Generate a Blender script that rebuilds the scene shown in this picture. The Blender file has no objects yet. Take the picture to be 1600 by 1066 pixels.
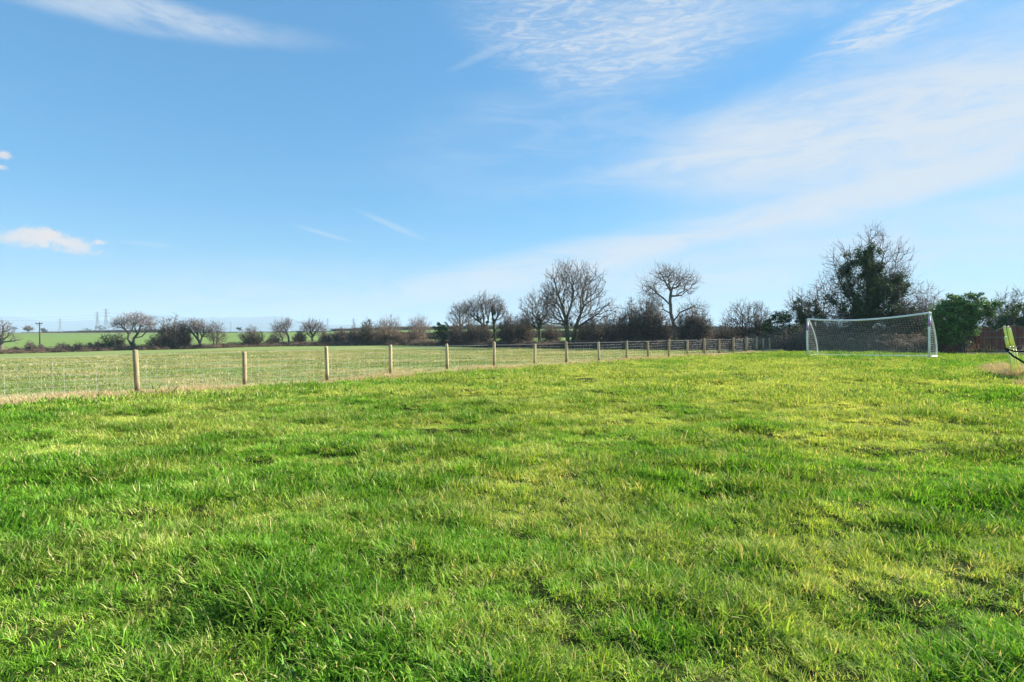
import bpy, math, random
import numpy as np
from mathutils import Vector, Matrix

D = bpy.data
scene = bpy.context.scene
COL = scene.collection
R = math.radians

# ------------------------------------------------------------------ camera
CAMH = 1.5
F = 889.0            # focal length in photo pixels (1600 wide)
HY = 516.0           # horizon row
cam_d = D.cameras.new('camera')
cam_d.lens = 20.0
cam_d.sensor_width = 36.0
cam_d.clip_end = 40000
cam_d.clip_start = 0.05
cam = D.objects.new('camera', cam_d)
COL.objects.link(cam)
cam.location = (0, 0, CAMH)
cam.rotation_euler = (R(90) - math.atan((533 - HY) / F), 0, 0)
scene.camera = cam

# ------------------------------------------------------------------ light
SUN_AZ = 67.0      # degrees to the right of the view direction (+Y)
SUN_EL = 28.0
sd = D.lights.new('sun', 'SUN')
sd.energy = 5.0
sd.angle = R(0.6)
sd.color = (1.0, 0.93, 0.82)
sun = D.objects.new('sun', sd)
COL.objects.link(sun)
a, e = R(SUN_AZ), R(SUN_EL)
sdir = Vector((math.sin(a) * math.cos(e), math.cos(a) * math.cos(e), math.sin(e)))
sun.rotation_euler = sdir.to_track_quat('Z', 'Y').to_euler()

vs = scene.view_settings
vs.view_transform = 'Standard'
vs.look = 'None'
vs.gamma = 1
vs.use_curve_mapping = False
vs.exposure = 1.4
try:
    scene.cycles.volume_bounces = 0
    scene.cycles.max_bounces = 6
    scene.cycles.transparent_max_bounces = 6
except Exception:
    pass

# ------------------------------------------------------------------ node helper
class NT:
    def __init__(s, tree):
        s.t = tree
        s.n = tree.nodes
        s.l = tree.links
    def new(s, typ, **kw):
        n = s.n.new(typ)
        for k, v in kw.items():
            setattr(n, k, v)
        return n
    def put(s, sock, v):
        if isinstance(v, bpy.types.NodeSocket):
            s.l.new(v, sock)
        elif v is not None:
            sock.default_value = v
    def math(s, op, a, b=None, c=None, clamp=False):
        n = s.new('ShaderNodeMath', operation=op)
        n.use_clamp = clamp
        s.put(n.inputs[0], a)
        s.put(n.inputs[1], b)
        s.put(n.inputs[2], c)
        return n.outputs[0]
    def mix(s, f, a, b, blend='MIX'):
        n = s.new('ShaderNodeMix', data_type='RGBA', blend_type=blend)
        s.put(n.inputs[0], f)
        s.put(n.inputs[6], a)
        s.put(n.inputs[7], b)
        return n.outputs[2]
    def noise(s, vec, scale, detail=4, rough=0.55, dist=0.0, out=0):
        n = s.new('ShaderNodeTexNoise')
        s.put(n.inputs['Vector'], vec)
        n.inputs['Scale'].default_value = scale
        n.inputs['Detail'].default_value = detail
        n.inputs['Roughness'].default_value = rough
        n.inputs['Distortion'].default_value = dist
        return n.outputs[out]
    def ramp(s, f, lo, hi, a=0.0, b=1.0):
        n = s.new('ShaderNodeMapRange', interpolation_type='SMOOTHSTEP')
        s.put(n.inputs[0], f)
        n.inputs[1].default_value = lo
        n.inputs[2].default_value = hi
        n.inputs[3].default_value = a
        n.inputs[4].default_value = b
        return n.outputs[0]
    def mapping(s, vec, loc=(0, 0, 0), rot=(0, 0, 0), scale=(1, 1, 1), kind='POINT'):
        n = s.new('ShaderNodeMapping', vector_type=kind)
        s.put(n.inputs[0], vec)
        n.inputs[1].default_value = loc
        n.inputs[2].default_value = rot
        n.inputs[3].default_value = scale
        return n.outputs[0]

def rgb(r, g, b):
    return (r, g, b, 1.0)

# ------------------------------------------------------------------ sky
world = D.worlds.new('World')
scene.world = world
world.use_nodes = True
w = NT(world.node_tree)
w.n.clear()
sky = w.new('ShaderNodeTexSky', sky_type='NISHITA')
sky.sun_disc = False
sky.sun_elevation = R(SUN_EL)
sky.sun_rotation = R(SUN_AZ)
sky.altitude = 20
sky.air_density = 1.0
sky.dust_density = 0.2
sky.ozone_density = 1.6
tc = w.new('ShaderNodeTexCoord')
sep = w.new('ShaderNodeSeparateXYZ')
w.l.new(tc.outputs['Generated'], sep.inputs[0])
X, Y, Z = sep.outputs
az = w.math('ARCTAN2', X, Y)
hyp = w.math('SQRT', w.math('ADD', w.math('MULTIPLY', X, X), w.math('MULTIPLY', Y, Y)))
te = w.math('DIVIDE', Z, w.math('MAXIMUM', hyp, 0.02))
cmb = w.new('ShaderNodeCombineXYZ')
w.l.new(az, cmb.inputs[0])
w.l.new(te, cmb.inputs[1])
SV = cmb.outputs[0]                       # (azimuth, tangent of elevation)
plane = w.new('ShaderNodeCombineXYZ')     # the sky seen as a high flat layer
zz = w.math('MAXIMUM', w.math('ADD', Z, 0.12), 0.06)
w.l.new(w.math('DIVIDE', X, zz), plane.inputs[0])
w.l.new(w.math('DIVIDE', Y, zz), plane.inputs[1])
PV = plane.outputs[0]

warp = w.noise(w.mapping(SV, scale=(1.0, 1.7, 1)), 3.2, 5, 0.6)
fine = w.noise(w.mapping(SV, rot=(0, 0, R(-14)), scale=(1.0, 4.2, 1)), 5.5, 9, 0.66, 1.1)
wisp = w.noise(w.mapping(SV, rot=(0, 0, R(-32)), scale=(1.6, 7.0, 1)), 9.0, 8, 0.7, 1.6)
soft = w.noise(w.mapping(PV, rot=(0, 0, R(25)), scale=(0.5, 1.6, 1)), 0.9, 6, 0.6, 0.8)

def skyloc(px, py):
    return math.atan((px - 800) / F), (HY - py) / math.hypot(F, px - 800)

acc = None
def blob(px, py, rx, ry, rot, wt, tex, lo=0.35, hi=0.7, wv=1.1):
    """one bank of cloud: a soft ellipse on the sky, its outline broken up by noise"""
    global acc
    u, v = skyloc(px, py)
    k = 1 / F * math.cos(u) ** 1.3
    m = w.mapping(SV, loc=(u, v, 0), rot=(0, 0, R(rot)), scale=(rx * k, ry * k, 1), kind='TEXTURE')
    ln = w.new('ShaderNodeVectorMath', operation='LENGTH')
    w.l.new(m, ln.inputs[0])
    dd = w.math('ADD', ln.outputs['Value'], w.math('MULTIPLY', w.math('SUBTRACT', warp, 0.5), wv))
    al = w.math('MULTIPLY', w.ramp(dd, 1.4, 0.4), wt)
    al = w.math('MULTIPLY', al, w.ramp(tex, lo + 0.05, hi, 0.26, 1.0))
    inv = w.math('SUBTRACT', 1.0, al)
    acc = inv if acc is None else w.math('MULTIPLY', acc, inv)

blob(960, 40, 210, 95, -8, 0.8, wisp, 0.34, 0.68)
blob(880, 95, 100, 45, -30, 0.35, wisp, 0.4, 0.65)
blob(1400, 38, 140, 34, 14, 0.80, wisp, 0.34, 0.62)
blob(1160, 15, 280, 60, 4, 0.5, fine)
blob(1470, 185, 380, 95, 4, 0.92, fine, 0.25, 0.62)
blob(1240, 200, 280, 60, 10, 0.55, fine, 0.25, 0.7)
blob(1540, 225, 240, 70, 6, 0.55, fine, 0.2, 0.6)
blob(1130, 232, 170, 14, 9, 0.45, fine, 0.3, 0.6, 0.5)
blob(1180, 345, 280, 21, 12, 0.8, fine, 0.2, 0.6, 0.8)
blob(1440, 285, 270, 30, 14, 0.8, fine, 0.2, 0.6, 0.8)
blob(900, 405, 290, 30, 11, 0.65, fine, 0.25, 0.6, 0.6)
blob(700, 450, 260, 20, 9, 0.40, fine, 0.25, 0.6, 0.6)
blob(1250, 410, 450, 40, 3, 0.5, fine, 0.3, 0.6, 0.7)
blob(900, 478, 800, 45, 0, 0.5, fine, 0.3, 0.6, 0.7)
blob(160, 8, 330, 32, 2, 0.62, fine, 0.25, 0.6)
blob(860, 200, 200, 70, 10, 0.22, fine, 0.35, 0.65)
blob(850, 290, 150, 22, 4, 0.22, fine, 0.35, 0.65)
blob(760, 88, 60, 7, 26, 0.2, fine, 0.2, 0.5, 0.3)
blob(508, 366, 46, 3.5, -14, 0.28, fine, 0.2, 0.5, 0.3)
blob(615, 354, 52, 5, -22, 0.28, fine, 0.2, 0.5, 0.35)
blob(235, 382, 38, 4, -2, 0.2, fine, 0.2, 0.5, 0.3)
blob(420, 430, 320, 26, 3, 0.16, fine, 0.3, 0.6)
blob(1300, 130, 300, 40, 8, 0.25, fine, 0.3, 0.6)
blob(1560, 330, 220, 26, 5, 0.35, fine, 0.3, 0.6)
blob(1380, 225, 430, 130, 6, 0.34, soft, 0.1, 0.5)
blob(1200, 400, 500, 70, 6, 0.30, soft, 0.1, 0.5)
# cirrus over the rest of the sky
cir = w.math('MULTIPLY', w.ramp(soft, 0.5, 0.78), 0.5)
outside = w.ramp(w.math('ABSOLUTE', az), 0.75, 1.1)
outside = w.math('MAXIMUM', outside, w.ramp(te, 0.6, 0.9))
acc = w.math('MULTIPLY', acc, w.math('SUBTRACT', 1.0, w.math('MULTIPLY', cir, w.math('ADD', w.math('MULTIPLY', outside, 0.8), 0.2))))
acc = w.math('MULTIPLY', acc, w.ramp(te, -0.02, 0.24, 0.74, 1.0))      # thin veil all round the horizon
cir_a = w.math('SUBTRACT', 1.0, acc)
# small cumulus, crisp
cumn = w.noise(w.mapping(SV, scale=(1, 1.3, 1)), 62, 9, 0.7)
acc = None
def puff(px, py, rx, ry, rot):
    global acc
    u, v = skyloc(px, py)
    k = 1 / F * math.cos(u) ** 1.3
    m = w.mapping(SV, loc=(u, v, 0), rot=(0, 0, R(rot)), scale=(rx * k, ry * k, 1), kind='TEXTURE')
    ln = w.new('ShaderNodeVectorMath', operation='LENGTH')
    w.l.new(m, ln.inputs[0])
    dd = w.math('ADD', ln.outputs['Value'], w.math('MULTIPLY', w.math('SUBTRACT', cumn, 0.5), 3.0))
    al = w.math('MULTIPLY', w.ramp(dd, 1.35, 0.25), 0.85)
    inv = w.math('SUBTRACT', 1.0, al)
    acc = inv if acc is None else w.math('MULTIPLY', acc, inv)
puff(45, 374, 44, 15, -2)
puff(70, 368, 34, 13, -6)
puff(108, 381, 42, 15, -14)
puff(158, 379, 11, 4, 0)
puff(2, 243, 16, 8, 0)
puff(2, 262, 11, 5, 0)
cum_a = w.math('SUBTRACT', 1.0, acc)

SKYS = 0.070
base = w.new('ShaderNodeHueSaturation')
w.l.new(sky.outputs[0], base.inputs['Color'])
base.inputs['Saturation'].default_value = 1.12
base.inputs['Value'].default_value = 1.0
skyc = w.mix(1.0, base.outputs[0], rgb(0.80, 1.06, 1.10), 'MULTIPLY')
gam = w.new('ShaderNodeGamma')
w.l.new(skyc, gam.inputs[0]); gam.inputs[1].default_value = 0.52
skyc = w.mix(1.0, gam.outputs[0], rgb(0.78, 1.42, 1.96), 'MULTIPLY')
c1 = w.mix(cir_a, skyc, rgb(3.9, 4.25, 4.65))
c2 = w.mix(cum_a, c1, rgb(4.5, 4.15, 4.05))
bg = w.new('ShaderNodeBackground')
w.l.new(c2, bg.inputs[0])
bg.inputs[1].default_value = SKYS
wo = w.new('ShaderNodeOutputWorld')
w.l.new(bg.outputs[0], wo.inputs[0])

# ------------------------------------------------------------------ numbers
def P(px, py, d):
    """a point of the photograph at depth d, in metres"""
    return ((px - 800) / F * d, d, CAMH - (py - HY) / F * d)

def _hash(ix, iy, seed):
    n = (ix * 374761393 + iy * 668265263 + seed * 974711) & 0x7fffffff
    n = ((n ^ (n >> 13)) * 1274126177) & 0x7fffffff
    return ((n ^ (n >> 16)) & 0xffff) / 65535.0
def vnoise(x, y, seed=0):
    x = np.asarray(x, float); y = np.asarray(y, float)
    ix = np.floor(x).astype(np.int64); iy = np.floor(y).astype(np.int64)
    fx = x - ix; fy = y - iy
    fx = fx * fx * (3 - 2 * fx); fy = fy * fy * (3 - 2 * fy)
    a = _hash(ix, iy, seed); b = _hash(ix + 1, iy, seed)
    c = _hash(ix, iy + 1, seed); d = _hash(ix + 1, iy + 1, seed)
    return (a * (1 - fx) + b * fx) * (1 - fy) + (c * (1 - fx) + d * fx) * fy
def fbm(x, y, seed=0, octv=3):
    s = 0; amp = 0.5
    for i in range(octv):
        s = s + amp * (vnoise(x, y, seed + i * 17) - 0.5)
        x = np.asarray(x) * 2.03 + 11.3; y = np.asarray(y) * 2.03 - 7.1
        amp *= 0.5
    return s

# fence line (post feet as measured) ------------------------------------------------
POSTPX = [(214, 617), (382, 605), (511, 596.5), (610, 588.5), (699, 580.5), (772, 575.5), (835, 572), (885, 569),
          (936, 566), (979, 563), (1013, 561), (1045, 559), (1074, 557), (1101, 555.5), (1124, 554), (1146, 553),
          (1166, 551.6), (1182, 550.6), (1193, 549.8), (1203, 549.0)]
FL = [(P(px, py, CAMH * F / (py - HY))[0], CAMH * F / (py - HY)) for px, py in POSTPX]
dx, dy = FL[1][0] - FL[0][0], FL[1][1] - FL[0][1]
q = math.hypot(dx, dy); dx /= q; dy /= q
PRE = [(FL[0][0] - dx * 2.5 * k, FL[0][1] - dy * 2.5 * k) for k in range(4, 0, -1)]
FENCE = PRE + FL
# the far hedge, from the right round to the left (px, base row, depth)
HEDGE = [(1750, 548, 40), (1530, 549, 41), (1370, 550, 41.5), (1240, 549.5, 43), (1195, 548, 46), (1100, 547.5, 52), (1000, 546, 57),
         (895, 544.5, 63), (800, 543, 70), (700, 540.5, 78), (600, 539.5, 84), (500, 540.5, 86), (400, 541.5, 85), (300, 545.5, 82),
         (200, 547, 80), (100, 550.5, 77), (0, 553, 74), (-120, 557, 70), (-300, 560, 66)]
ctrl = [P(*h) for h in HEDGE]
for x, y in FENCE:
    ctrl.append((x, y, 0.0))
for p in ((0, -25), (-20, -20), (20, -20), (0, 2), (-4, 3), (4, 3), (-14, 0), (14, 0), (-2, 8), (5, 9), (8, 18), (2, 14), (16, 14), (12, 25),
          (20, 22), (30, 20), (40, 25), (40, 5), (-30, 5), (16.9, 32.5), (25, 33), (14, 36), (30, 33)):
    ctrl.append((p[0], p[1], 0.0))
ctrl.append((20.7, 28.2, 0.08))
for px, py, d in ((-200, 575, 26), (30, 570, 28), (300, 560, 32), (600, 553, 40), (300, 550, 52), (60, 561, 48), (800, 551, 46), (-500, 560, 40)):
    ctrl.append(P(px, py, d))
# far ridge
for px, py, d in ((-400, 521, 340), (-100, 521, 345), (0, 521.5, 350), (100, 521.0, 350), (200, 520, 350), (300, 520, 350), (400, 519.5, 350), (500, 518.5, 350),
                  (600, 516, 360), (680, 514, 380), (800, 513, 400), (1000, 513, 380), (1100, 517, 260), (1200, 518, 300), (1400, 516, 300), (1700, 516, 300), (2500, 516, 300),
                  (0, 533, 170), (200, 532, 170), (400, 530, 175), (560, 529, 180), (700, 527, 190), (1120, 531, 120), (1300, 530, 120), (1700, 530, 120)):
    ctrl.append(P(px, py, d))
for x, y in ((-200, -200), (200, -200), (0, -400), (-400, 0), (400, 0), (0, -60), (80, 20), (-90, 0)):
    ctrl.append((x, y, 0.0))
C = np.array(ctrl)
_d = np.hypot(C[:, None, 0] - C[None, :, 0], C[:, None, 1] - C[None, :, 1])
_w = np.linalg.solve(-_d + np.eye(len(C)) * 0.02, C[:, 2] - 0.0)
def hbase(x, y):
    x = np.atleast_1d(np.asarray(x, float)); y = np.atleast_1d(np.asarray(y, float))
    out = np.empty(x.shape).ravel(); xf = x.ravel(); yf = y.ravel()
    for i in range(0, len(xf), 20000):
        sl = slice(i, i + 20000)
        out[sl] = -np.hypot(xf[sl, None] - C[None, :, 0], yf[sl, None] - C[None, :, 1]) @ _w
    return out.reshape(x.shape)
FX = np.array([p[0] for p in FENCE]); FY = np.array([p[1] for p in FENCE])
def fence_side(x, y):
    """signed distance to the fence line, positive on the lawn side"""
    x = np.atleast_1d(np.asarray(x, float)); y = np.atleast_1d(np.asarray(y, float))
    best = np.full(x.shape, 1e9); sg = np.zeros(x.shape)
    n = len(FX)
    for i in range(n - 1):
        ax, ay, bx, by = FX[i], FY[i], FX[i + 1], FY[i + 1]
        ex, ey = bx - ax, by - ay
        t = ((x - ax) * ex + (y - ay) * ey) / (ex * ex + ey * ey)
        lo = -1e9 if i == 0 else 0
        hi = 1e9 if i == n - 2 else 1
        t = np.clip(t, lo, hi)
        cx, cy = x - (ax + t * ex), y - (ay + t * ey)
        dd = np.hypot(cx, cy)
        s = np.sign(ex * (y - ay) - ey * (x - ax)) * -1
        m = dd < best
        best = np.where(m, dd, best); sg = np.where(m, s, sg)
    return best * sg
HP = [P(*h) for h in HEDGE]
HX = np.array([p[0] for p in HP]); HYY = np.array([p[1] for p in HP])
def hedge_dist(x, y):
    """signed: positive nearer to the camera than the far hedge"""
    x = np.atleast_1d(np.asarray(x, float)); y = np.atleast_1d(np.asarray(y, float))
    best = np.full(x.shape, 1e9); sg = np.ones(x.shape)
    n = len(HX)
    for i in range(n - 1):
        ax, ay, bx, by = HX[i], HYY[i], HX[i + 1], HYY[i + 1]
        ex, ey = bx - ax, by - ay
        t = ((x - ax) * ex + (y - ay) * ey) / (ex * ex + ey * ey)
        t = np.clip(t, -1e9 if i == 0 else 0, 1e9 if i == n - 2 else 1)
        dd = np.hypot(x - (ax + t * ex), y - (ay + t * ey))
        s = np.sign(ex * (y - ay) - ey * (x - ax))
        m = dd < best
        best = np.where(m, dd, best); sg = np.where(m, s, sg)
    return best * sg
def hz(x, y):
    """ground with its tussocks and bumps"""
    r = np.hypot(x, y)
    far = np.clip((420 - r) / 60, 0, 1)
    h = hbase(x, y)
    # beyond the ridge the land falls to the plain
    h = np.where(r > 380, h * far - 22 * np.clip((r - 420) / 500, 0, 1) , h * 1.0)
    near = np.clip((60 - r) / 40, 0, 1)
    side = fence_side(x, y)
    lawn = np.clip(side / 1.5, 0, 1)
    b = 0.17 * fbm(x * 0.55, y * 0.8, 3, 3) + 0.17 * fbm(x * 1.7, y * 2.4, 9, 3)
    b2 = 0.05 * fbm(x * 0.5, y * 0.5, 5, 2)
    return h + near * (b * lawn + b2 * (1 - lawn)) + 0.0

# ------------------------------------------------------------------ objects
def tag(o, label=None, cat=None, group=None, kind=None):
    if label: o['label'] = label
    if cat: o['category'] = cat
    if group: o['group'] = group
    if kind: o['kind'] = kind
    return o
def link(name, me, mat=None, parent=None, loc=None):
    o = D.objects.new(name, me)
    COL.objects.link(o)
    if me is not None and mat is not None and not me.materials:
        me.materials.append(mat)
    if parent is not None: o.parent = parent
    if loc is not None: o.location = loc
    return o
def empty(name, loc, rz=0):
    o = D.objects.new(name, None)
    COL.objects.link(o)
    o.location = loc
    o.rotation_euler = (0, 0, rz)
    o.empty_display_size = 0.3
    return o
def npmesh(name, V, Fc, nper, smooth=False):
    """V (n,3), Fc (m,nper) -> mesh"""
    me = D.meshes.new(name)
    V = np.asarray(V, np.float32); Fc = np.asarray(Fc, np.int32)
    me.vertices.add(len(V)); me.vertices.foreach_set('co', V.ravel())
    m = len(Fc)
    me.loops.add(m * nper); me.loops.foreach_set('vertex_index', Fc.ravel())
    me.polygons.add(m)
    me.polygons.foreach_set('loop_start', np.arange(m, dtype=np.int32) * nper)
    if smooth: me.polygons.foreach_set('use_smooth', np.ones(m, bool))
    me.update(calc_edges=True)
    return me
def fattr(me, name, vals, dom='POINT'):
    at = me.attributes.new(name, 'FLOAT', dom)
    at.data.foreach_set('value', np.asarray(vals, np.float32))

def seg_tubes(A, B, ra, rb, sides):
    """open tapered prisms from A to B, arrays"""
    A = np.asarray(A, float); B = np.asarray(B, float)
    n = len(A)
    if n == 0: return np.zeros((0, 3)), np.zeros((0, 4), int)
    d = B - A
    L = np.linalg.norm(d, axis=1, keepdims=True); L[L < 1e-9] = 1e-9
    d = d / L
    up = np.where(np.abs(d[:, 2:3]) < 0.9, np.array([[0, 0, 1.0]]), np.array([[1.0, 0, 0]]))
    u = np.cross(d, up); u /= np.linalg.norm(u, axis=1, keepdims=True)
    v = np.cross(d, u)
    th = np.arange(sides) * 2 * math.pi / sides
    ring = np.cos(th)[None, :, None] * u[:, None, :] + np.sin(th)[None, :, None] * v[:, None, :]
    ra = np.broadcast_to(np.asarray(ra, float), (n,)); rb = np.broadcast_to(np.asarray(rb, float), (n,))
    VA = A[:, None, :] + ring * ra[:, None, None]
    VB = B[:, None, :] + ring * rb[:, None, None]
    V = np.concatenate([VA, VB], 1).reshape(-1, 3)
    k = np.arange(sides); k2 = (k + 1) % sides
    f = np.stack([k, k2, k2 + sides, k + sides], 1)
    Fc = (f[None] + (np.arange(n) * 2 * sides)[:, None, None]).reshape(-1, 4)
    return V, Fc
def sweep(path, rad, sides=8, cap=True):
    """one continuous tube along a path; returns verts, faces (python lists)"""
    path = [Vector(p) for p in path]
    n = len(path)
    rads = rad if hasattr(rad, '__len__') else [rad] * n
    V = []; Fs = []
    t0 = (path[1] - path[0]).normalized()
    ref = Vector((0, 0, 1)) if abs(t0.z) < 0.9 else Vector((1, 0, 0))
    for i, p in enumerate(path):
        t = (path[min(i + 1, n - 1)] - path[max(i - 1, 0)]).normalized()
        u = t.cross(ref).normalized(); v = t.cross(u)
        for k in range(sides):
            th = k * 2 * math.pi / sides
            V.append(p + u * math.cos(th) * rads[i] + v * math.sin(th) * rads[i])
    for i in range(n - 1):
        for k in range(sides):
            k2 = (k + 1) % sides
            Fs.append((i * sides + k, i * sides + k2, (i + 1) * sides + k2, (i + 1) * sides + k))
    if cap:
        Fs.append(tuple(range(sides))[::-1])
        Fs.append(tuple((n - 1) * sides + k for k in range(sides)))
    return V, Fs
def pymesh(name, parts, smooth=False):
    V = []; Fs = []
    for v, f in parts:
        o = len(V)
        V += [tuple(x) for x in v]
        Fs += [tuple(i + o for i in q) for q in f]
    me = D.meshes.new(name)
    me.from_pydata(V, [], Fs)
    if smooth:
        me.polygons.foreach_set('use_smooth', [True] * len(me.polygons))
    me.update()
    return me
def box(x0, x1, y0, y1, z0, z1):
    V = [(x, y, z) for x in (x0, x1) for y in (y0, y1) for z in (z0, z1)]
    return V, [(0, 1, 3, 2), (4, 6, 7, 5), (0, 4, 5, 1), (2, 3, 7, 6), (0, 2, 6, 4), (1, 5, 7, 3)]

# ------------------------------------------------------------------ materials
def newmat(name):
    m = D.materials.new(name)
    m.use_nodes = True
    t = NT(m.node_tree)
    t.n.clear()
    out = t.new('ShaderNodeOutputMaterial')
    return m, t, out
def principled(t, out, col, rough=0.6, spec=0.3, bump=None, bstr=0.3, bdist=0.02):
    p = t.new('ShaderNodeBsdfPrincipled')
    t.put(p.inputs['Base Color'], col)
    t.put(p.inputs['Roughness'], rough)
    p.inputs['Specular IOR Level'].default_value = spec
    if bump is not None:
        b = t.new('ShaderNodeBump')
        b.inputs['Strength'].default_value = bstr
        b.inputs['Distance'].default_value = bdist
        t.l.new(bump, b.inputs['Height'])
        t.l.new(b.outputs[0], p.inputs['Normal'])
    t.l.new(p.outputs[0], out.inputs[0])
    return p
def wpos(t):
    return t.new('ShaderNodeNewGeometry').outputs['Position']
def attr(t, name, typ='GEOMETRY'):
    n = t.new('ShaderNodeAttribute', attribute_type=typ)
    n.attribute_name = name
    return n.outputs['Fac']

def lawn_tint(t, pos):
    """where the sward is lush, where it is thin and yellow"""
    p2 = t.mapping(pos, scale=(1, 1.25, 0))
    big = t.noise(p2, 0.23, 3, 0.5)
    mid = t.noise(p2, 1.1, 4, 0.6)
    # the middle of the pitch is paler and yellower than its margins
    ln = t.new('ShaderNodeVectorMath', operation='LENGTH')
    t.l.new(t.mapping(pos, loc=(-5, -16, 0), scale=(1, 0.75, 0)), ln.inputs[0])
    mid_yellow = t.ramp(ln.outputs['Value'], 17, 3, 0, 0.11)
    return t.math('ADD', t.math('ADD', t.math('MULTIPLY', big, 0.55), t.math('MULTIPLY', mid, 0.5)), mid_yellow)

def grass_mat(name, cols, straw, straw_amt, tint_fn, trans=0.30, tipcol=None, tl=(0.46, 0.67)):
    """cols: (lush, yellow)"""
    m, t, out = newmat(name)
    pos = wpos(t)
    f = t.ramp(tint_fn(t, pos), tl[0], tl[1])
    c = t.mix(f, rgb(*cols[0]), rgb(*cols[1]))
    rnd = attr(t, 'rnd')
    hh = attr(t, 'hgt')
    hs = t.new('ShaderNodeHueSaturation')
    t.l.new(c, hs.inputs['Color'])
    t.l.new(t.math('ADD', t.math('MULTIPLY', rnd, 0.95), 0.52), hs.inputs['Value'])
    t.l.new(t.math('ADD', t.math('MULTIPLY', rnd, -0.03), 0.515), hs.inputs['Hue'])
    c = hs.outputs[0]
    tip = t.ramp(hh, 0.45, 1.0, 0.0, 0.6)
    c = t.mix(t.math('MULTIPLY', tip, t.math('ADD', t.math('MULTIPLY', f, 0.6), 0.4)), c, rgb(*(tipcol or cols[1])))
    inst = attr(t, 'tint', 'INSTANCER')
    dead = t.ramp(t.math('ADD', rnd, t.math('MULTIPLY', t.math('SUBTRACT', f, 0.5), 0.10)), 1.0 - straw_amt, 1.0 - straw_amt + 0.02)
    c = t.mix(dead, c, rgb(*straw))
    c = t.mix(1.0, c, t.mix(inst, rgb(0.58, 0.68, 0.58), rgb(1.38, 1.30, 1.3)), 'MULTIPLY')
    d = t.new('ShaderNodeBsdfDiffuse'); t.l.new(c, d.inputs[0])
    tr = t.new('ShaderNodeBsdfTranslucent')
    t.l.new(t.mix(1.0, c, rgb(1.5, 1.35, 0.7), 'MULTIPLY'), tr.inputs[0])
    gl = t.new('ShaderNodeBsdfGlossy'); gl.inputs['Roughness'].default_value = 0.42
    gl.inputs[0].default_value = rgb(0.5, 0.5, 0.5)
    m1 = t.new('ShaderNodeMixShader'); m1.inputs[0].default_value = trans
    t.l.new(d.outputs[0], m1.inputs[1]); t.l.new(tr.outputs[0], m1.inputs[2])
    m2 = t.new('ShaderNodeMixShader'); m2.inputs[0].default_value = 0.014
    t.l.new(m1.outputs[0], m2.inputs[1]); t.l.new(gl.outputs[0], m2.inputs[2])
    t.l.new(m2.outputs[0], out.inputs[0])
    return m

LUSH = (0.135, 0.325, 0.026)
YEL = (0.390, 0.490, 0.095)
STRAW = (0.60, 0.52, 0.24)
M_GRASS = grass_mat('lawn_blades', (LUSH, YEL), STRAW, 0.12, lawn_tint)
def field_tint(t, pos):
    p2 = t.mapping(pos, scale=(0.55, 1.5, 0))
    big = t.noise(p2, 0.22, 4, 0.55)
    mid = t.noise(p2, 1.3, 4, 0.65)
    return t.math('ADD', t.math('MULTIPLY', big, 0.8), t.math('MULTIPLY', mid, 0.25))
FG1 = (0.185, 0.265, 0.075)
FG2 = (0.430, 0.400, 0.215)
M_FIELD = grass_mat('pasture_blades', (FG1, FG2), (0.60, 0.50, 0.30), 0.2, field_tint, 0.3, (0.31, 0.34, 0.13), (0.43, 0.64))
M_STRAW = grass_mat('dead_grass_blades', ((0.58, 0.45, 0.28), (0.82, 0.70, 0.50)), (0.16, 0.27, 0.05), 0.22, field_tint, 0.2, (0.68, 0.55, 0.36))

def ground_mat(name, fn):
    m, t, out = newmat(name)
    c, bump = fn(t, wpos(t))
    principled(t, out, c, 0.95, 0.05, bump, 0.6, 0.03)
    return m
def g_lawn(t, pos):
    f = t.ramp(lawn_tint(t, pos), 0.42, 0.63)
    fn = t.noise(t.mapping(pos, scale=(1, 1, 0)), 28, 4, 0.7)
    c = t.mix(f, rgb(0.020, 0.040, 0.006), rgb(0.045, 0.062, 0.012))
    c = t.mix(t.ramp(fn, 0.45, 0.7, 0, .6), c, rgb(0.060, 0.055, 0.020))
    return c, fn
def g_field(t, pos):
    f = t.ramp(field_tint(t, pos), 0.48, 0.68)
    fn = t.noise(t.mapping(pos, scale=(0.5, 1.4, 0)), 6, 6, 0.75)
    c = t.mix(f, rgb(*FG1), rgb(0.29, 0.27, 0.115))
    c = t.mix(t.ramp(fn, 0.5, 0.72, 0, 0.6), c, rgb(0.33, 0.28, 0.15))
    return c, fn
def g_far(t, pos):
    p2 = t.mapping(pos, scale=(1, 1, 0))
    vor = t.new('ShaderNodeTexVoronoi')
    t.l.new(t.mapping(pos, rot=(0, 0, R(18)), scale=(0.0026, 0.0042, 0)), vor.inputs['Vector'])
    vor.inputs['Scale'].default_value = 1.0
    pr = t.new('ShaderNodeSeparateColor'); t.l.new(vor.outputs['Color'], pr.inputs[0])
    n1 = t.noise(t.mapping(pos, scale=(0.3, 1, 0)), 0.11, 6, 0.7)
    n2 = t.noise(p2, 0.02, 3, 0.5)
    g = t.mix(t.ramp(n1, 0.35, 0.7), rgb(0.135, 0.215, 0.050), rgb(0.195, 0.270, 0.075))
    alt = t.mix(pr.outputs[0], rgb(0.11, 0.19, 0.04), rgb(0.20, 0.20, 0.09))
    ln = t.new('ShaderNodeVectorMath', operation='LENGTH'); t.l.new(p2, ln.inputs[0])
    dist = t.ramp(ln.outputs['Value'], 300, 420)
    c = t.mix(dist, g, alt)
    c = t.mix(t.ramp(n2, 0.5, 0.7, 0, 0.35), c, rgb(0.20, 0.23, 0.07))
    return c, n1
M_LAWN = ground_mat('lawn_soil', g_lawn)
M_PAST = ground_mat('pasture_soil', g_field)
M_FAR = ground_mat('far_field_turf', g_far)

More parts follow.
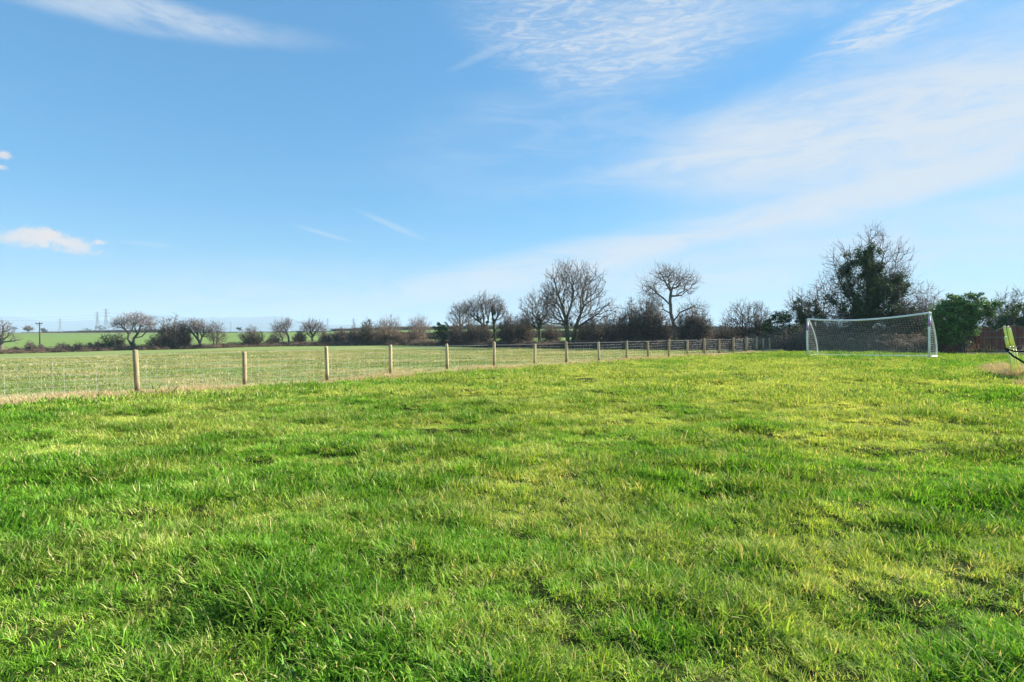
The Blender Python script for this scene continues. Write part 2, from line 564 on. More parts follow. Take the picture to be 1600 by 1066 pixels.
def bark_mat(name, c1, c2):
    m, t, out = newmat(name)
    pos = wpos(t)
    n = t.noise(t.mapping(pos, scale=(1, 1, 0.35)), 7, 5, 0.65)
    c = t.mix(t.ramp(n, 0.35, 0.68), rgb(*c1), rgb(*c2))
    principled(t, out, c, 0.9, 0.1, n, 0.7, 0.03)
    return m
M_BARK = bark_mat('bark_grey', (0.085, 0.075, 0.062), (0.230, 0.210, 0.170))
M_BARKG = bark_mat('bark_mossy', (0.065, 0.066, 0.036), (0.180, 0.180, 0.100))
M_TWIG = bark_mat('twig_brown', (0.110, 0.086, 0.071), (0.235, 0.188, 0.158))
M_TWIGP = bark_mat('twig_pale', (0.20, 0.150, 0.130), (0.38, 0.31, 0.28))
M_TWIGD = bark_mat('twig_dark', (0.105, 0.084, 0.066), (0.235, 0.192, 0.152))
M_BRAM = bark_mat('bramble_brown', (0.150, 0.102, 0.072), (0.330, 0.250, 0.180))
M_DRY = bark_mat('dry_stalk', (0.20, 0.155, 0.105), (0.42, 0.34, 0.24))

def leaf_mat(name, c1, c2, rough=0.58, spec=0.16, trans=0.22):
    m, t, out = newmat(name)
    rnd = attr(t, 'rnd')
    pos = wpos(t)
    n = t.noise(pos, 1.2, 3)
    f = t.math('ADD', t.math('MULTIPLY', rnd, 0.7), t.math('MULTIPLY', n, 0.4), clamp=True)
    c = t.mix(f, rgb(*c1), rgb(*c2))
    p = t.new('ShaderNodeBsdfPrincipled')
    t.l.new(c, p.inputs['Base Color'])
    p.inputs['Roughness'].default_value = rough
    p.inputs['Specular IOR Level'].default_value = spec
    tr = t.new('ShaderNodeBsdfTranslucent')
    t.l.new(c, tr.inputs[0])
    mx = t.new('ShaderNodeMixShader'); mx.inputs[0].default_value = trans
    t.l.new(p.outputs[0], mx.inputs[1]); t.l.new(tr.outputs[0], mx.inputs[2])
    t.l.new(mx.outputs[0], out.inputs[0])
    return m
M_IVY = leaf_mat('ivy_leaf', (0.024, 0.060, 0.018), (0.095, 0.175, 0.050))
M_LAUREL = leaf_mat('evergreen_leaf', (0.050, 0.125, 0.026), (0.200, 0.340, 0.090))
M_DULL = leaf_mat('withered_leaf', (0.060, 0.052, 0.030), (0.170, 0.130, 0.080), 0.8, 0.1)
M_MOSSL = leaf_mat('olive_leaf', (0.030, 0.042, 0.014), (0.105, 0.120, 0.040), 0.7, 0.15)
M_FARL = leaf_mat('distant_foliage', (0.020, 0.028, 0.014), (0.055, 0.065, 0.030), 0.8, 0.1)

def plain(name, col, rough=0.5, spec=0.3, var=0.12, scale=20, metal=0.0):
    m, t, out = newmat(name)
    n = t.noise(wpos(t), scale, 4, 0.6)
    dk = tuple(c * (1 - var) for c in col)
    lt = tuple(min(1, c * (1 + var)) for c in col)
    p = principled(t, out, t.mix(t.ramp(n, 0.3, 0.7), rgb(*dk), rgb(*lt)), rough, spec, n, 0.1, 0.003)
    p.inputs['Metallic'].default_value = metal
    return m
M_PVC = plain('white_plastic_tube', (0.88, 0.87, 0.86), 0.35, 0.4, 0.06, 3)
M_BAND = plain('purple_sleeve', (0.52, 0.27, 0.58), 0.4, 0.3, 0.25, 12)
M_NET = plain('net_cord', (0.80, 0.78, 0.72), 0.7, 0.2)
M_WIRE = plain('galvanised_wire', (0.62, 0.62, 0.60), 0.45, 0.5, 0.1, 8, 0.3)
M_STEEL = plain('pylon_steel', (0.20, 0.21, 0.22), 0.6, 0.3)
M_BLACK = plain('black_painted_tube', (0.016, 0.016, 0.018), 0.8, 0.08)
M_GMESH = plain('grey_fabric', (0.035, 0.033, 0.030), 0.95, 0.02, 0.2, 30)
M_FLUO = plain('fluorescent_yellow_plastic', (0.84, 0.92, 0.20), 0.4, 0.35, 0.12, 6)
M_COLLAR = plain('pale_yellow_collar', (0.70, 0.74, 0.42), 0.4, 0.35)
def wood(name, c1, c2, sc=(30, 30, 2.0)):
    m, t, out = newmat(name)
    oi = t.new('ShaderNodeObjectInfo')
    tcn = t.new('ShaderNodeTexCoord')
    add = t.new('ShaderNodeVectorMath', operation='ADD')
    t.l.new(tcn.outputs['Object'], add.inputs[0])
    sc2 = t.new('ShaderNodeVectorMath', operation='SCALE')
    t.l.new(oi.outputs['Location'], sc2.inputs[0]); sc2.inputs['Scale'].default_value = 3.7
    t.l.new(sc2.outputs[0], add.inputs[1])
    n = t.noise(t.mapping(add.outputs[0], scale=sc), 1.0, 5, 0.6, 0.6)
    n2 = t.noise(add.outputs[0], 6.0, 3)
    c = t.mix(t.ramp(n, 0.3, 0.7), rgb(*c1), rgb(*c2))
    c = t.mix(t.ramp(n2, 0.55, 0.75, 0, 0.35), c, rgb(*[x * 0.6 for x in c1]))
    if name == 'post_wood':      # damp, mossy foot; drying cracks
        sx = t.new('ShaderNodeSeparateXYZ'); t.l.new(tcn.outputs['Object'], sx.inputs[0])
        foot = t.ramp(t.math('ADD', sx.outputs[2], t.math('MULTIPLY', n2, -0.35)), 0.12, -0.10, 0, 0.75)
        c = t.mix(foot, c, rgb(0.11, 0.10, 0.05))
        crack = t.noise(t.mapping(add.outputs[0], scale=(70, 70, 1.6)), 1.0, 3, 0.5)
        c = t.mix(t.ramp(crack, 0.60, 0.68, 0, 0.7), c, rgb(0.14, 0.10, 0.06))
    hs = t.new('ShaderNodeHueSaturation'); t.l.new(c, hs.inputs['Color'])
    t.l.new(t.math('ADD', t.math('MULTIPLY', oi.outputs['Random'], 0.45), 0.70), hs.inputs['Value'])
    principled(t, out, hs.outputs[0], 0.8, 0.15, n, 0.5, 0.004)
    return m
M_POST = wood('post_wood', (0.36, 0.26, 0.13), (0.60, 0.49, 0.30))
M_BOARD = wood('stained_board', (0.220, 0.085, 0.055), (0.360, 0.150, 0.100))
M_RAIL = wood('pale_rail', (0.22, 0.17, 0.12), (0.36, 0.30, 0.23))
M_POLEW = wood('utility_pole_wood', (0.07, 0.06, 0.05), (0.14, 0.12, 0.10))
def hill_mat():
    m, t, out = newmat('moorland')
    n = t.noise(t.mapping(wpos(t), scale=(1, 1, 1)), 0.0022, 6, 0.6)
    c = t.mix(t.ramp(n, 0.35, 0.65), rgb(0.06, 0.08, 0.045), rgb(0.11, 0.11, 0.06))
    principled(t, out, c, 0.95, 0.05)
    return m
M_HILL = hill_mat()

# ------------------------------------------------------------------ ground sheet
def build_ground():
    fine = np.arange(-58, 58.01, 0.33)
    coarse = np.arange(58, 302.1, 3.0)[1:-1]
    th = np.radians(np.concatenate([fine, coarse]))
    rr = [0.0]; r = 0.35
    while r < 13000:
        rr.append(r)
        if r < 60: r += max(0.055, r * 0.0075)
        elif r < 450: r *= 1.014
        else: r *= 1.08
    rr = np.array(rr[1:])
    TH, RR = np.meshgrid(th, rr)
    Xg = np.sin(TH) * RR; Yg = np.cos(TH) * RR
    Zg = hz(Xg, Yg)
    nr, nt = RR.shape
    V = np.stack([Xg, Yg, Zg], -1).reshape(-1, 3)
    i, j = np.meshgrid(np.arange(nr - 1), np.arange(nt), indexing='ij')
    j2 = (j + 1) % nt
    q = np.stack([i * nt + j, i * nt + j2, (i + 1) * nt + j2, (i + 1) * nt + j], -1).reshape(-1, 4)[:, ::-1]
    cx = V[q, 0].mean(1); cy = V[q, 1].mean(1)
    hd = hedge_dist(cx, cy); fs = fence_side(cx, cy)
    near = hd > -1.0
    # close the centre
    cen = np.array([[0, 0, float(hz(np.array([0.0]), np.array([0.0]))[0])]])
    reg = np.where(near & (fs > -0.0), 0, np.where(near, 1, 2))
    for k, (nm, mat) in enumerate((('lawn', M_LAWN), ('pasture', M_PAST), ('far_fields', M_FAR))):
        qq = q[reg == k]
        used, inv = np.unique(qq, return_inverse=True)
        me = npmesh(nm, V[used], inv.reshape(-1, 4), 4, True)
        tag(link(nm, me, mat), kind='structure')
    # cap disc under the tripod (the hole at the pole of the grid)
    ring = V[:nt]
    VV = np.concatenate([cen, ring]); f3 = np.array([[0, 1 + (k + 1) % nt, 1 + k] for k in range(nt)])
    tag(link('lawn_centre', npmesh('lawn_centre', VV, f3, 3, True), M_LAWN), kind='structure')
build_ground()

# ------------------------------------------------------------------ scatter with geometry nodes
def gn_scatter(name, pts, scl, rz, tilt, tint, variants, label, cat, seed=0):
    rng = np.random.default_rng(seed)
    n = len(pts)
    me = D.meshes.new(name + '_points')
    me.vertices.add(n); me.vertices.foreach_set('co', np.asarray(pts, np.float32).ravel())
    me.update()
    fattr(me, 'scl', scl); fattr(me, 'tint', tint)
    ra = me.attributes.new('rot', 'FLOAT_VECTOR', 'POINT')
    rot = np.zeros((n, 3), np.float32)
    rot[:, 0] = rng.normal(0, 1, n) * tilt; rot[:, 1] = rng.normal(0, 1, n) * tilt; rot[:, 2] = rz
    ra.data.foreach_set('vector', rot.ravel())
    ia = me.attributes.new('vid', 'INT', 'POINT')
    ia.data.foreach_set('value', rng.integers(0, len(variants), n).astype(np.int32))
    coll = D.collections.new(name + '_clumps')
    for i, v in enumerate(variants):
        o = D.objects.new('%s_clump_%02d' % (name, i), v)
        coll.objects.link(o)
    o = link(name, me)
    ng = D.node_groups.new(name + '_scatter', 'GeometryNodeTree')
    ng.interface.new_socket('Geometry', in_out='INPUT', socket_type='NodeSocketGeometry')
    ng.interface.new_socket('Geometry', in_out='OUTPUT', socket_type='NodeSocketGeometry')
    N = ng.nodes; L = ng.links
    gi = N.new('NodeGroupInput'); go = N.new('NodeGroupOutput')
    ci = N.new('GeometryNodeCollectionInfo'); ci.inputs[0].default_value = coll
    ci.inputs[1].default_value = True; ci.inputs[2].default_value = True
    iop = N.new('GeometryNodeInstanceOnPoints')
    L.new(gi.outputs[0], iop.inputs['Points']); L.new(ci.outputs[0], iop.inputs['Instance'])
    iop.inputs['Pick Instance'].default_value = True
    def na(nm, typ):
        x = N.new('GeometryNodeInputNamedAttribute'); x.data_type = typ
        x.inputs[0].default_value = nm
        return x.outputs[0]
    L.new(na('vid', 'INT'), iop.inputs['Instance Index'])
    e2r = N.new('FunctionNodeEulerToRotation')
    L.new(na('rot', 'FLOAT_VECTOR'), e2r.inputs[0])
    L.new(e2r.outputs[0], iop.inputs['Rotation'])
    L.new(na('scl', 'FLOAT'), iop.inputs['Scale'])
    L.new(iop.outputs[0], go.inputs[0])
    md = o.modifiers.new('scatter', 'NODES'); md.node_group = ng
    tag(o, label, cat, kind='stuff')
    return o

def blade_clump(name, rng, n, rad, lmin, lmax, wid, segs, lean, mat, droop=0.5, dirbias=None, radial=0.9):
    """n grass blades rooted in a disc, curving over"""
    r = rad * np.sqrt(rng.random(n)); a = rng.random(n) * 6.283
    bx, by = r * np.cos(a), r * np.sin(a)
    L = lmin + (lmax - lmin) * rng.random(n) ** 1.3
    ha = rng.random(n) * 6.283
    if radial: ha = a + rng.normal(0, radial, n)
    if dirbias is not None:
        ha = dirbias + rng.normal(0, 0.7, n)
    le = np.abs(rng.normal(lean, lean * 0.55, n)).clip(0.03, 1.5)    # initial lean from vertical
    dr = droop * (0.4 + rng.random(n) * 1.2)
    wd = wid * (0.6 + 0.8 * rng.random(n))
    tw = ha + math.pi / 2 + rng.normal(0, 0.5, n)
    sx, sy = np.cos(tw), np.sin(tw)
    P0 = np.stack([bx, by, np.full(n, -0.012)], 1)
    pts = [P0]; ang = le.copy(); cur = P0.copy()
    for k in range(segs):
        step = L / segs
        cur = cur + np.stack([np.sin(ang) * np.cos(ha) * step, np.sin(ang) * np.sin(ha) * step, np.cos(ang) * step], 1)
        pts.append(cur.copy())
        ang = ang + dr * (1.6 / segs) * (0.5 + k / segs)
    V = []; H = []
    for k in range(segs + 1):
        wk = wd * (1.0 if k == 0 else (1 - (k / segs) ** 1.5)) * 0.5
        if k < segs:
            V.append(pts[k] - np.stack([sx * wk, sy * wk, 0 * wk], 1)); V.append(pts[k] + np.stack([sx * wk, sy * wk, 0 * wk], 1))
            H += [k / segs] * 2
        else:
            V.append(pts[k]); H.append(1.0)
    nv = 2 * segs + 1
    VV = np.stack(V, 1).reshape(-1, 3)
    tris = []
    for k in range(segs - 1):
        a0 = 2 * k
        tris += [(a0, a0 + 1, a0 + 3), (a0, a0 + 3, a0 + 2)]
    tris.append((2 * segs - 2, 2 * segs - 1, 2 * segs))
    T = (np.array(tris)[None] + (np.arange(n) * nv)[:, None, None]).reshape(-1, 3)
    me = npmesh(name, VV, T, 3, True)
    fattr(me, 'rnd', np.repeat(rng.random(n), nv))
    fattr(me, 'hgt', np.tile(H, n))
    me.materials.append(mat)
    return me

rng = np.random.default_rng(7)
def polar_pts(r0, r1, dens, amax, keep):
    """random ground points between two radii; dens(r) per square metre"""
    A = math.radians(amax) * (r1 * r1 - r0 * r0)
    dmax = max(dens(r0), dens(r1))
    n = int(A * dmax)
    rr = np.sqrt(r0 * r0 + (r1 * r1 - r0 * r0) * rng.random(n))
    th = np.radians(amax) * (2 * rng.random(n) - 1)
    x, y = rr * np.sin(th), rr * np.cos(th)
    k = (rng.random(n) < np.vectorize(dens)(rr) / dmax) & keep(x, y)
    return x[k], y[k]
def on_lawn(m=0.70):
    return lambda x, y: (fence_side(x, y) > m + 0.25 * (vnoise(x * 1.3, y * 1.3, 4) - 0.5)) & (hedge_dist(x, y) > 0.5)
def on_field(x, y):
    return (fence_side(x, y) < -0.2) & (hedge_dist(x, y) > 0.3)

def lawn_zone(name, r0, r1, dens, amax, var, sc, label, seed):
    x, y = polar_pts(r0, r1, dens, amax, on_lawn())
    z = hz(x, y)
    lush = fbm(x * 0.9, y * 1.3, 21, 3) * 1.6 + fbm(x * 3.1, y * 3.9, 33, 2) * 1.1
    s = sc * np.clip(1.0 + 1.1 * lush, 0.74, 1.8) * rng.uniform(0.65, 1.35, len(x))
    tall = np.clip((vnoise(x * 1.3 + 5, y * 1.9, 71) - 0.70) * 5, 0, 1)
    s = s * (1 + 0.3 * tall)
    tint = np.clip(0.58 - 0.8 * lush - 0.5 * tall + rng.normal(0, 0.12, len(x)), 0, 1)  # lush clumps darker green; tall patches also darkened to stand in for shadow
    gn_scatter(name, np.stack([x, y, z], 1), s, rng.random(len(x)) * 6.283, 0.16, tint, var, label, 'grass', seed)
    print(name, len(x))
va = [blade_clump('near_clump%d' % i, rng, 66, 0.06, 0.03, 0.095, 0.0058, 4, 0.62, M_GRASS, 0.8, None, 1.3) for i in range(10)]
va += [blade_clump('broad_clump%d' % i, rng, 34, 0.06, 0.025, 0.055, 0.013, 3, 1.0, M_GRASS, 0.5) for i in range(1)]
va += [blade_clump('near_tall%d' % i, rng, 44, 0.06, 0.05, 0.125, 0.0062, 4, 0.7, M_GRASS, 0.9) for i in range(2)]
vb = [blade_clump('mid_clump%d' % i, rng, 84, 0.12, 0.035, 0.085, 0.0078, 3, 0.6, M_GRASS, 0.8) for i in range(8)]
vc = [blade_clump('far_clump%d' % i, rng, 90, 0.27, 0.035, 0.080, 0.014, 2, 0.5, M_GRASS, 0.8) for i in range(6)]
lawn_zone('grass', 1.0, 5.2, lambda r: 265, 60, va, 1.0, 'long bright green lawn grass nearest the camera, with scattered pale dead blades', 1)
lawn_zone('grass', 5.1, 13.0, lambda r: 140 - 7.0 * (r - 5), 52, vb, 1.0, 'green and yellowish lawn grass across the middle of the lawn', 2)
lawn_zone('grass', 12.8, 44.0, lambda r: 42 - 0.6 * (r - 12), 50, vc, 1.0, 'short bright yellow-green lawn grass running back to the goal', 3)

vt = [blade_clump('thatch%d' % i, rng, 120, 0.16, 0.015, 0.045, 0.006, 2, 1.1, M_GRASS, 0.5) for i in range(5)]
lawn_zone('grass', 0.9, 13.0, lambda r: 62 - 2 * r, 58, vt, 1.0, 'short dense undergrowth of grass and thatch between the longer lawn blades', 6)

vf = [blade_clump('field_clump%d' % i, rng, 80, 0.3, 0.03, 0.085, 0.012, 2, 0.7, M_FIELD, 0.9) for i in range(6)]
x, y = polar_pts(11, 62, lambda r: 17 - 0.2 * (r - 11), 55, on_field)
lu = fbm(x * 0.35, y * 0.8, 51, 3)
gn_scatter('pasture_grass', np.stack([x, y, hz(x, y)], 1), np.clip(1 + 1.3 * lu, 0.5, 1.8) * rng.uniform(0.7, 1.3, len(x)),
           rng.random(len(x)) * 6.283, 0.1, np.clip(0.5 + rng.normal(0, 0.25, len(x)), 0, 1), vf,
           'thin straw-flecked pasture grass beyond the wire fence', 'grass', 4)

vs_ = [blade_clump('straw_clump%d' % i, rng, 46, 0.12, 0.08, 0.26, 0.008, 4, 1.15, M_STRAW, 0.7) for i in range(6)]
def strip_pts(n, off, sd, i0=0):
    seg = np.hypot(np.diff(FX), np.diff(FY)); cum = np.concatenate([[0], np.cumsum(seg)])
    t = rng.random(n) * cum[-1]
    i = np.clip(np.searchsorted(cum, t) - 1, 0, len(seg) - 1)
    u = (t - cum[i]) / seg[i]
    ex = np.diff(FX)[i] / seg[i]; ey = np.diff(FY)[i] / seg[i]
    o = off + rng.normal(0, sd, n) + 0.16 * (vnoise(t * 0.8, t * 0, 8) - 0.5) * 2
    return FX[i] + ex * u * seg[i] + ey * o, FY[i] + ey * u * seg[i] - ex * o, t
x, y, t = strip_pts(19000, 0.30, 0.34)
dens = vnoise(t * 0.9, t * 0 + 3, 12)
k = rng.random(len(x)) < 0.45 + 0.6 * dens
x, y, dens = x[k], y[k], dens[k]
gn_scatter('dead_grass', np.stack([x, y, hz(x, y) + 0.02], 1), rng.uniform(0.45, 0.95, len(x)) * (0.6 + 0.5 * dens), rng.random(len(x)) * 6.283, 0.25,
           np.clip(0.55 + rng.normal(0, 0.25, len(x)), 0, 1), vs_, 'strip of dead straw-coloured grass along the foot of the wire fence', 'dead grass', 5)

# ------------------------------------------------------------------ wire fence
def fz(x, y):
    return float(hz(np.array([x]), np.array([y]))[0])
def build_fence():
    root = empty('wire_fence', (FENCE[4][0], FENCE[4][1], fz(*FENCE[4])))
    tag(root, 'galvanised wire stock fence on round pale timber posts running away between lawn and pasture', 'fence')
    base = root.location
    prof = [(0.0, -0.3), (0.054, -0.3), (0.056, 0.4), (0.054, 0.93), (0.046, 0.955), (0.0, 0.96)]
    metas = []
    for k in range(4):
        rg = random.Random(40 + k)
        V = []; Fs = []; S = 14
        ph = rg.random() * 6
        for r_, z_ in prof:
            for s in range(S):
                a_ = s * 6.2832 / S
                q_ = r_ * (1 + 0.05 * math.sin(2 * a_ + ph) + 0.02 * math.sin(5 * a_ + ph))
                V.append((q_ * math.cos(a_), q_ * math.sin(a_), z_ + (0.008 * math.cos(a_ + ph) if z_ > 0.9 else 0)))
        for i in range(len(prof) - 1):
            for s in range(S):
                s2 = (s + 1) % S
                Fs.append((i * S + s, i * S + s2, (i + 1) * S + s2, (i + 1) * S + s))
        me = pymesh('post', [(V, Fs)], True)
        me.materials.append(M_POST)
        metas.append(me)
    rg = random.Random(5)
    tops = []
    for i, (x_, y_) in enumerate(FENCE):
        z_ = fz(x_, y_)
        o = link('post', metas[i % 4], None, root, Vector((x_, y_, z_)) - base)
        o.rotation_euler = (rg.uniform(-.034, .034), rg.uniform(-.034, .034), rg.random() * 6)
        o.scale = (1, 1, rg.uniform(0.95, 1.09))
    # wires
    nx, ny = None, None
    hs = [0.06, 0.16, 0.27, 0.39, 0.52, 0.66, 0.80, 0.92]
    pts = []
    for i, (x_, y_) in enumerate(FENCE):
        j = min(i, len(FENCE) - 2)
        ex, ey = FENCE[j + 1][0] - FENCE[j][0], FENCE[j + 1][1] - FENCE[j][1]
        l_ = math.hypot(ex, ey)
        # wire is stapled to the pasture side
        pts.append((x_ - ey / l_ * 0.062, y_ + ex / l_ * 0.062, fz(x_, y_)))
    for h_ in hs:
        path = []
        for i in range(len(pts) - 1):
            a_, b_ = Vector(pts[i]), Vector(pts[i + 1])
            for q_ in range(3):
                p_ = a_.lerp(b_, q_ / 3)
                p_.z += h_ + (rg.uniform(-.012, .004) if q_ else 0)
                path.append(p_ - base)
        path.append(Vector(pts[-1]) + Vector((0, 0, h_)) - base)
        link('line_wire', pymesh('line_wire', [sweep(path, 0.0014 if h_ < .9 else .0022, 4)]), M_WIRE, root)
    st = pymesh('stay_wire', [sweep([(0, 0, 0.06), (0.003, 0, 0.3), (-0.002, 0, 0.55), (0, 0, 0.80)], 0.0022, 4)])
    st.materials.append(M_WIRE)
    cnt = 0
    for i in range(2, len(pts) - 1):
        a_, b_ = Vector(pts[i]), Vector(pts[i + 1])
        L_ = (b_ - a_).length
        m_ = max(2, int(L_ / 0.19))
        for q_ in range(1, m_):
            if cnt >= 290: break
            o = link('stay_wire', st, None, root, a_.lerp(b_, q_ / m_) - base)
            o.rotation_euler = (0, rg.uniform(-.02, .02), rg.random() * 3)
            cnt += 1
build_fence()

# ------------------------------------------------------------------ goal
def build_goal():
    A = Vector((16.9, 32.5, 0)); B = Vector((20.7, 28.2, 0))
    A.z = fz(A.x, A.y) + 0.03; B.z = fz(B.x, B.y) + 0.03
    root = empty('football_goal', A)
    tag(root, 'white plastic football goal with sagging crossbar and net on the lawn before the hedge', 'goal')
    fr = (B - A); fr.z = 0; W = fr.length; fr.normalize()
    bk = Vector((-fr.y, fr.x, 0)); 
    if bk.y < 0: bk = -bk
    Dp = 1.46; HA, HB = 2.12, 2.22
    def add(name, parts, mat, smooth=True):
        return link(name, pymesh(name, parts, smooth), mat, root)
    O = A
    a0 = Vector((0, 0, 0)); b0 = B - A
    at = a0 + Vector((0, 0, HA)); bt = b0 + Vector((0, 0, HB))
    add('goalpost', [sweep([a0 - Vector((0, 0, .02)), a0 + Vector((-.03, 0, .7)), a0 + Vector((-.05, 0, 1.4)), at], 0.046, 12)], M_PVC)
    add('goalpost', [sweep([b0 - Vector((0, 0, .02)), b0 + Vector((-.01, 0, .7)), b0 + Vector((-.04, 0, 1.4)), bt], 0.046, 12)], M_PVC)
    def bar(s):
        p = at.lerp(bt, s); p.z -= 0.20 * 4 * s * (1 - s) * (1.15 - 0.3 * s)
        return p
    add('crossbar', [sweep([bar(i / 20) for i in range(21)], 0.046, 12)], M_PVC)
    def sup(s, t):
        """net surface: s along the goal, t from bar down to the rear bar"""
        top = bar(s)
        bot = a0.lerp(b0, s) + bk * Dp
        # curved stanchion
        k = math.sin(t * math.pi / 2) ** 0.85
        p = top.lerp(bot, t)
        hz_ = top.z * (1 - t) + bot.z * t
        q = Vector((top.x, top.y, 0)).lerp(Vector((bot.x, bot.y, 0)), k)
        return Vector((q.x, q.y, hz_))
    for s in (0, 1):
        add('side_support', [sweep([sup(s, i / 14) for i in range(15)], 0.036, 10)], M_PVC)
    ra = a0 + bk * Dp; rb = b0 + bk * Dp
    add('ground_bar', [sweep([a0 + Vector((0, 0, .02)), ra + Vector((0, 0, .02))], 0.036, 10)], M_PVC)
    add('ground_bar', [sweep([b0 + Vector((0, 0, .02)), rb + Vector((0, 0, .02))], 0.036, 10)], M_PVC)
    add('ground_bar', [sweep([ra.lerp(rb, i / 10) + Vector((0, 0, .02)) for i in range(11)], 0.036, 10)], M_PVC)
    # corner elbows and purple sleeves
    for p in (at, bt):
        add('corner_joint', [sweep([p + Vector((0, 0, -.16)), p + Vector((0, 0, .02))], 0.053, 12)], M_PVC)
    for p0, hh, off in ((a0, HA, -.045), (b0, HB, -.035)):
        add('purple_sleeve', [sweep([p0 + Vector((off, 0, hh * .69)), p0 + Vector((off * .6, 0, hh * .86))], 0.050, 12)], M_BAND)
    # net
    parts = []
    rg = random.Random(3)
    NS, NTt = 46, 19
    def wob(s, t):
        p = sup(s, t)
        e_ = math.sin(math.pi * t)
        p += bk * (0.10 * e_ * math.sin(s * 9 + 1.0) - .06 * e_) + Vector((0, 0, -0.05 * e_ * (1 + math.sin(s * 23))))
        p.z = max(p.z, 0.01)
        return p
    for i in range(NS + 1):
        parts.append(sweep([wob(i / NS, t / NTt) for t in range(NTt + 1)], 0.0023, 3, False))
    for t in range(1, NTt + 1):
        parts.append(sweep([wob(i / NS, t / NTt) for i in range(NS + 1)], 0.0023, 3, False))
    for s, g0, h_ in ((0, a0, HA), (1, b0, HB)):
        for t in range(1, NTt):
            e_ = sup(s, t / NTt)
            f_ = Vector((g0.x, g0.y, e_.z))
            parts.append(sweep([f_, f_.lerp(e_, .5) + Vector((0, 0, -.02)), e_], 0.0023, 3, False))
        for k in range(1, 10):
            pp = []
            u = k / 10
            for t in range(0, NTt + 1):
                e_ = sup(s, t / NTt); f_ = Vector((g0.x, g0.y, e_.z))
                pp.append(f_.lerp(e_, u))
            parts.append(sweep(pp, 0.0023, 3, False))
    add('net', parts, M_NET, False)
build_goal()

# ------------------------------------------------------------------ trees
def colonize(rs, nodes0, par0, attr_pts, step, infl, kill, iters=140, grav=0.0, inert=0.6):
    nodes = [np.array(p, float) for p in nodes0]; par = list(par0)
    N = np.array(nodes); A = attr_pts.copy()
    near = np.full(len(A), -1); nd = np.full(len(A), 1e9)
    start = 0
    for it in range(iters):
        new = N[start:]
        if len(new):
            dd = np.linalg.norm(A[:, None] - new[None], axis=2)
            j = dd.argmin(1); m = dd[np.arange(len(A)), j]
            b = m < nd
            nd = np.where(b, m, nd); near = np.where(b, j + start, near)
        keep = nd > kill
        A = A[keep]; near = near[keep]; nd = nd[keep]
        if not len(A): break
        act = nd < infl
        if not act.any(): break
        idx = near[act]; vec = A[act] - N[idx]
        vec /= np.linalg.norm(vec, axis=1, keepdims=True)
        u, inv = np.unique(idx, return_inverse=True)
        S = np.zeros((len(u), 3)); np.add.at(S, inv, vec)
        S += rs.normal(0, 0.18, S.shape); S[:, 2] += grav
        pa = np.array(par)[u]; dirp = np.where((pa >= 0)[:, None], N[u] - N[np.maximum(pa, 0)], 0)
        S /= np.linalg.norm(S, axis=1, keepdims=True) + 1e-9
        S += inert * dirp / (np.linalg.norm(dirp, axis=1, keepdims=True) + 1e-9)
        S /= np.linalg.norm(S, axis=1, keepdims=True) + 1e-9
        newp = N[u] + S * step
        # drop stuck duplicates
        start = len(N)
        N = np.concatenate([N, newp]); par += list(u)
        if len(N) > 5200: break
    return N, np.array(par)

def span(nodes0, par0, A, bf):
    """join every crown point to the nearest limb, paying for the way back to the root: straight fanning limbs"""
    n0 = len(nodes0); N = np.concatenate([np.array(nodes0, float), A]); n = len(N)
    par = np.full(n, -1); par[:n0] = par0
    pl = np.zeros(n)
    for i in range(n0):
        if par[i] >= 0: pl[i] = pl[par[i]] + np.linalg.norm(N[i] - N[par[i]])
    T = N[:n0]
    dd = np.linalg.norm(N[n0:, None] - T[None], axis=2) + bf * pl[None, :n0]
    # nothing hangs off the very foot
    dd += np.where(T[None, :, 2] < 0.12 * A[:, 2].max(), 5.0, 0)
    best = dd.argmin(1); cost = dd[np.arange(len(A)), best]
    order = [*range(n0)]; todo = np.ones(len(A), bool)
    for _ in range(len(A)):
        c = np.where(todo, cost, 1e9); j = int(c.argmin()); todo[j] = False
        k = n0 + j; par[k] = best[j]; pl[k] = pl[par[k]] + np.linalg.norm(N[k] - N[par[k]])
        order.append(k)
        nd = np.linalg.norm(N[n0:] - N[k], axis=1) + bf * pl[k]
        b = todo & (nd < cost)
        cost[b] = nd[b]; best[b] = k
    inv = np.empty(n, int); inv[order] = np.arange(n)
    P2 = par[order]; P2 = np.where(P2 >= 0, inv[P2], -1)
    return N[order], P2

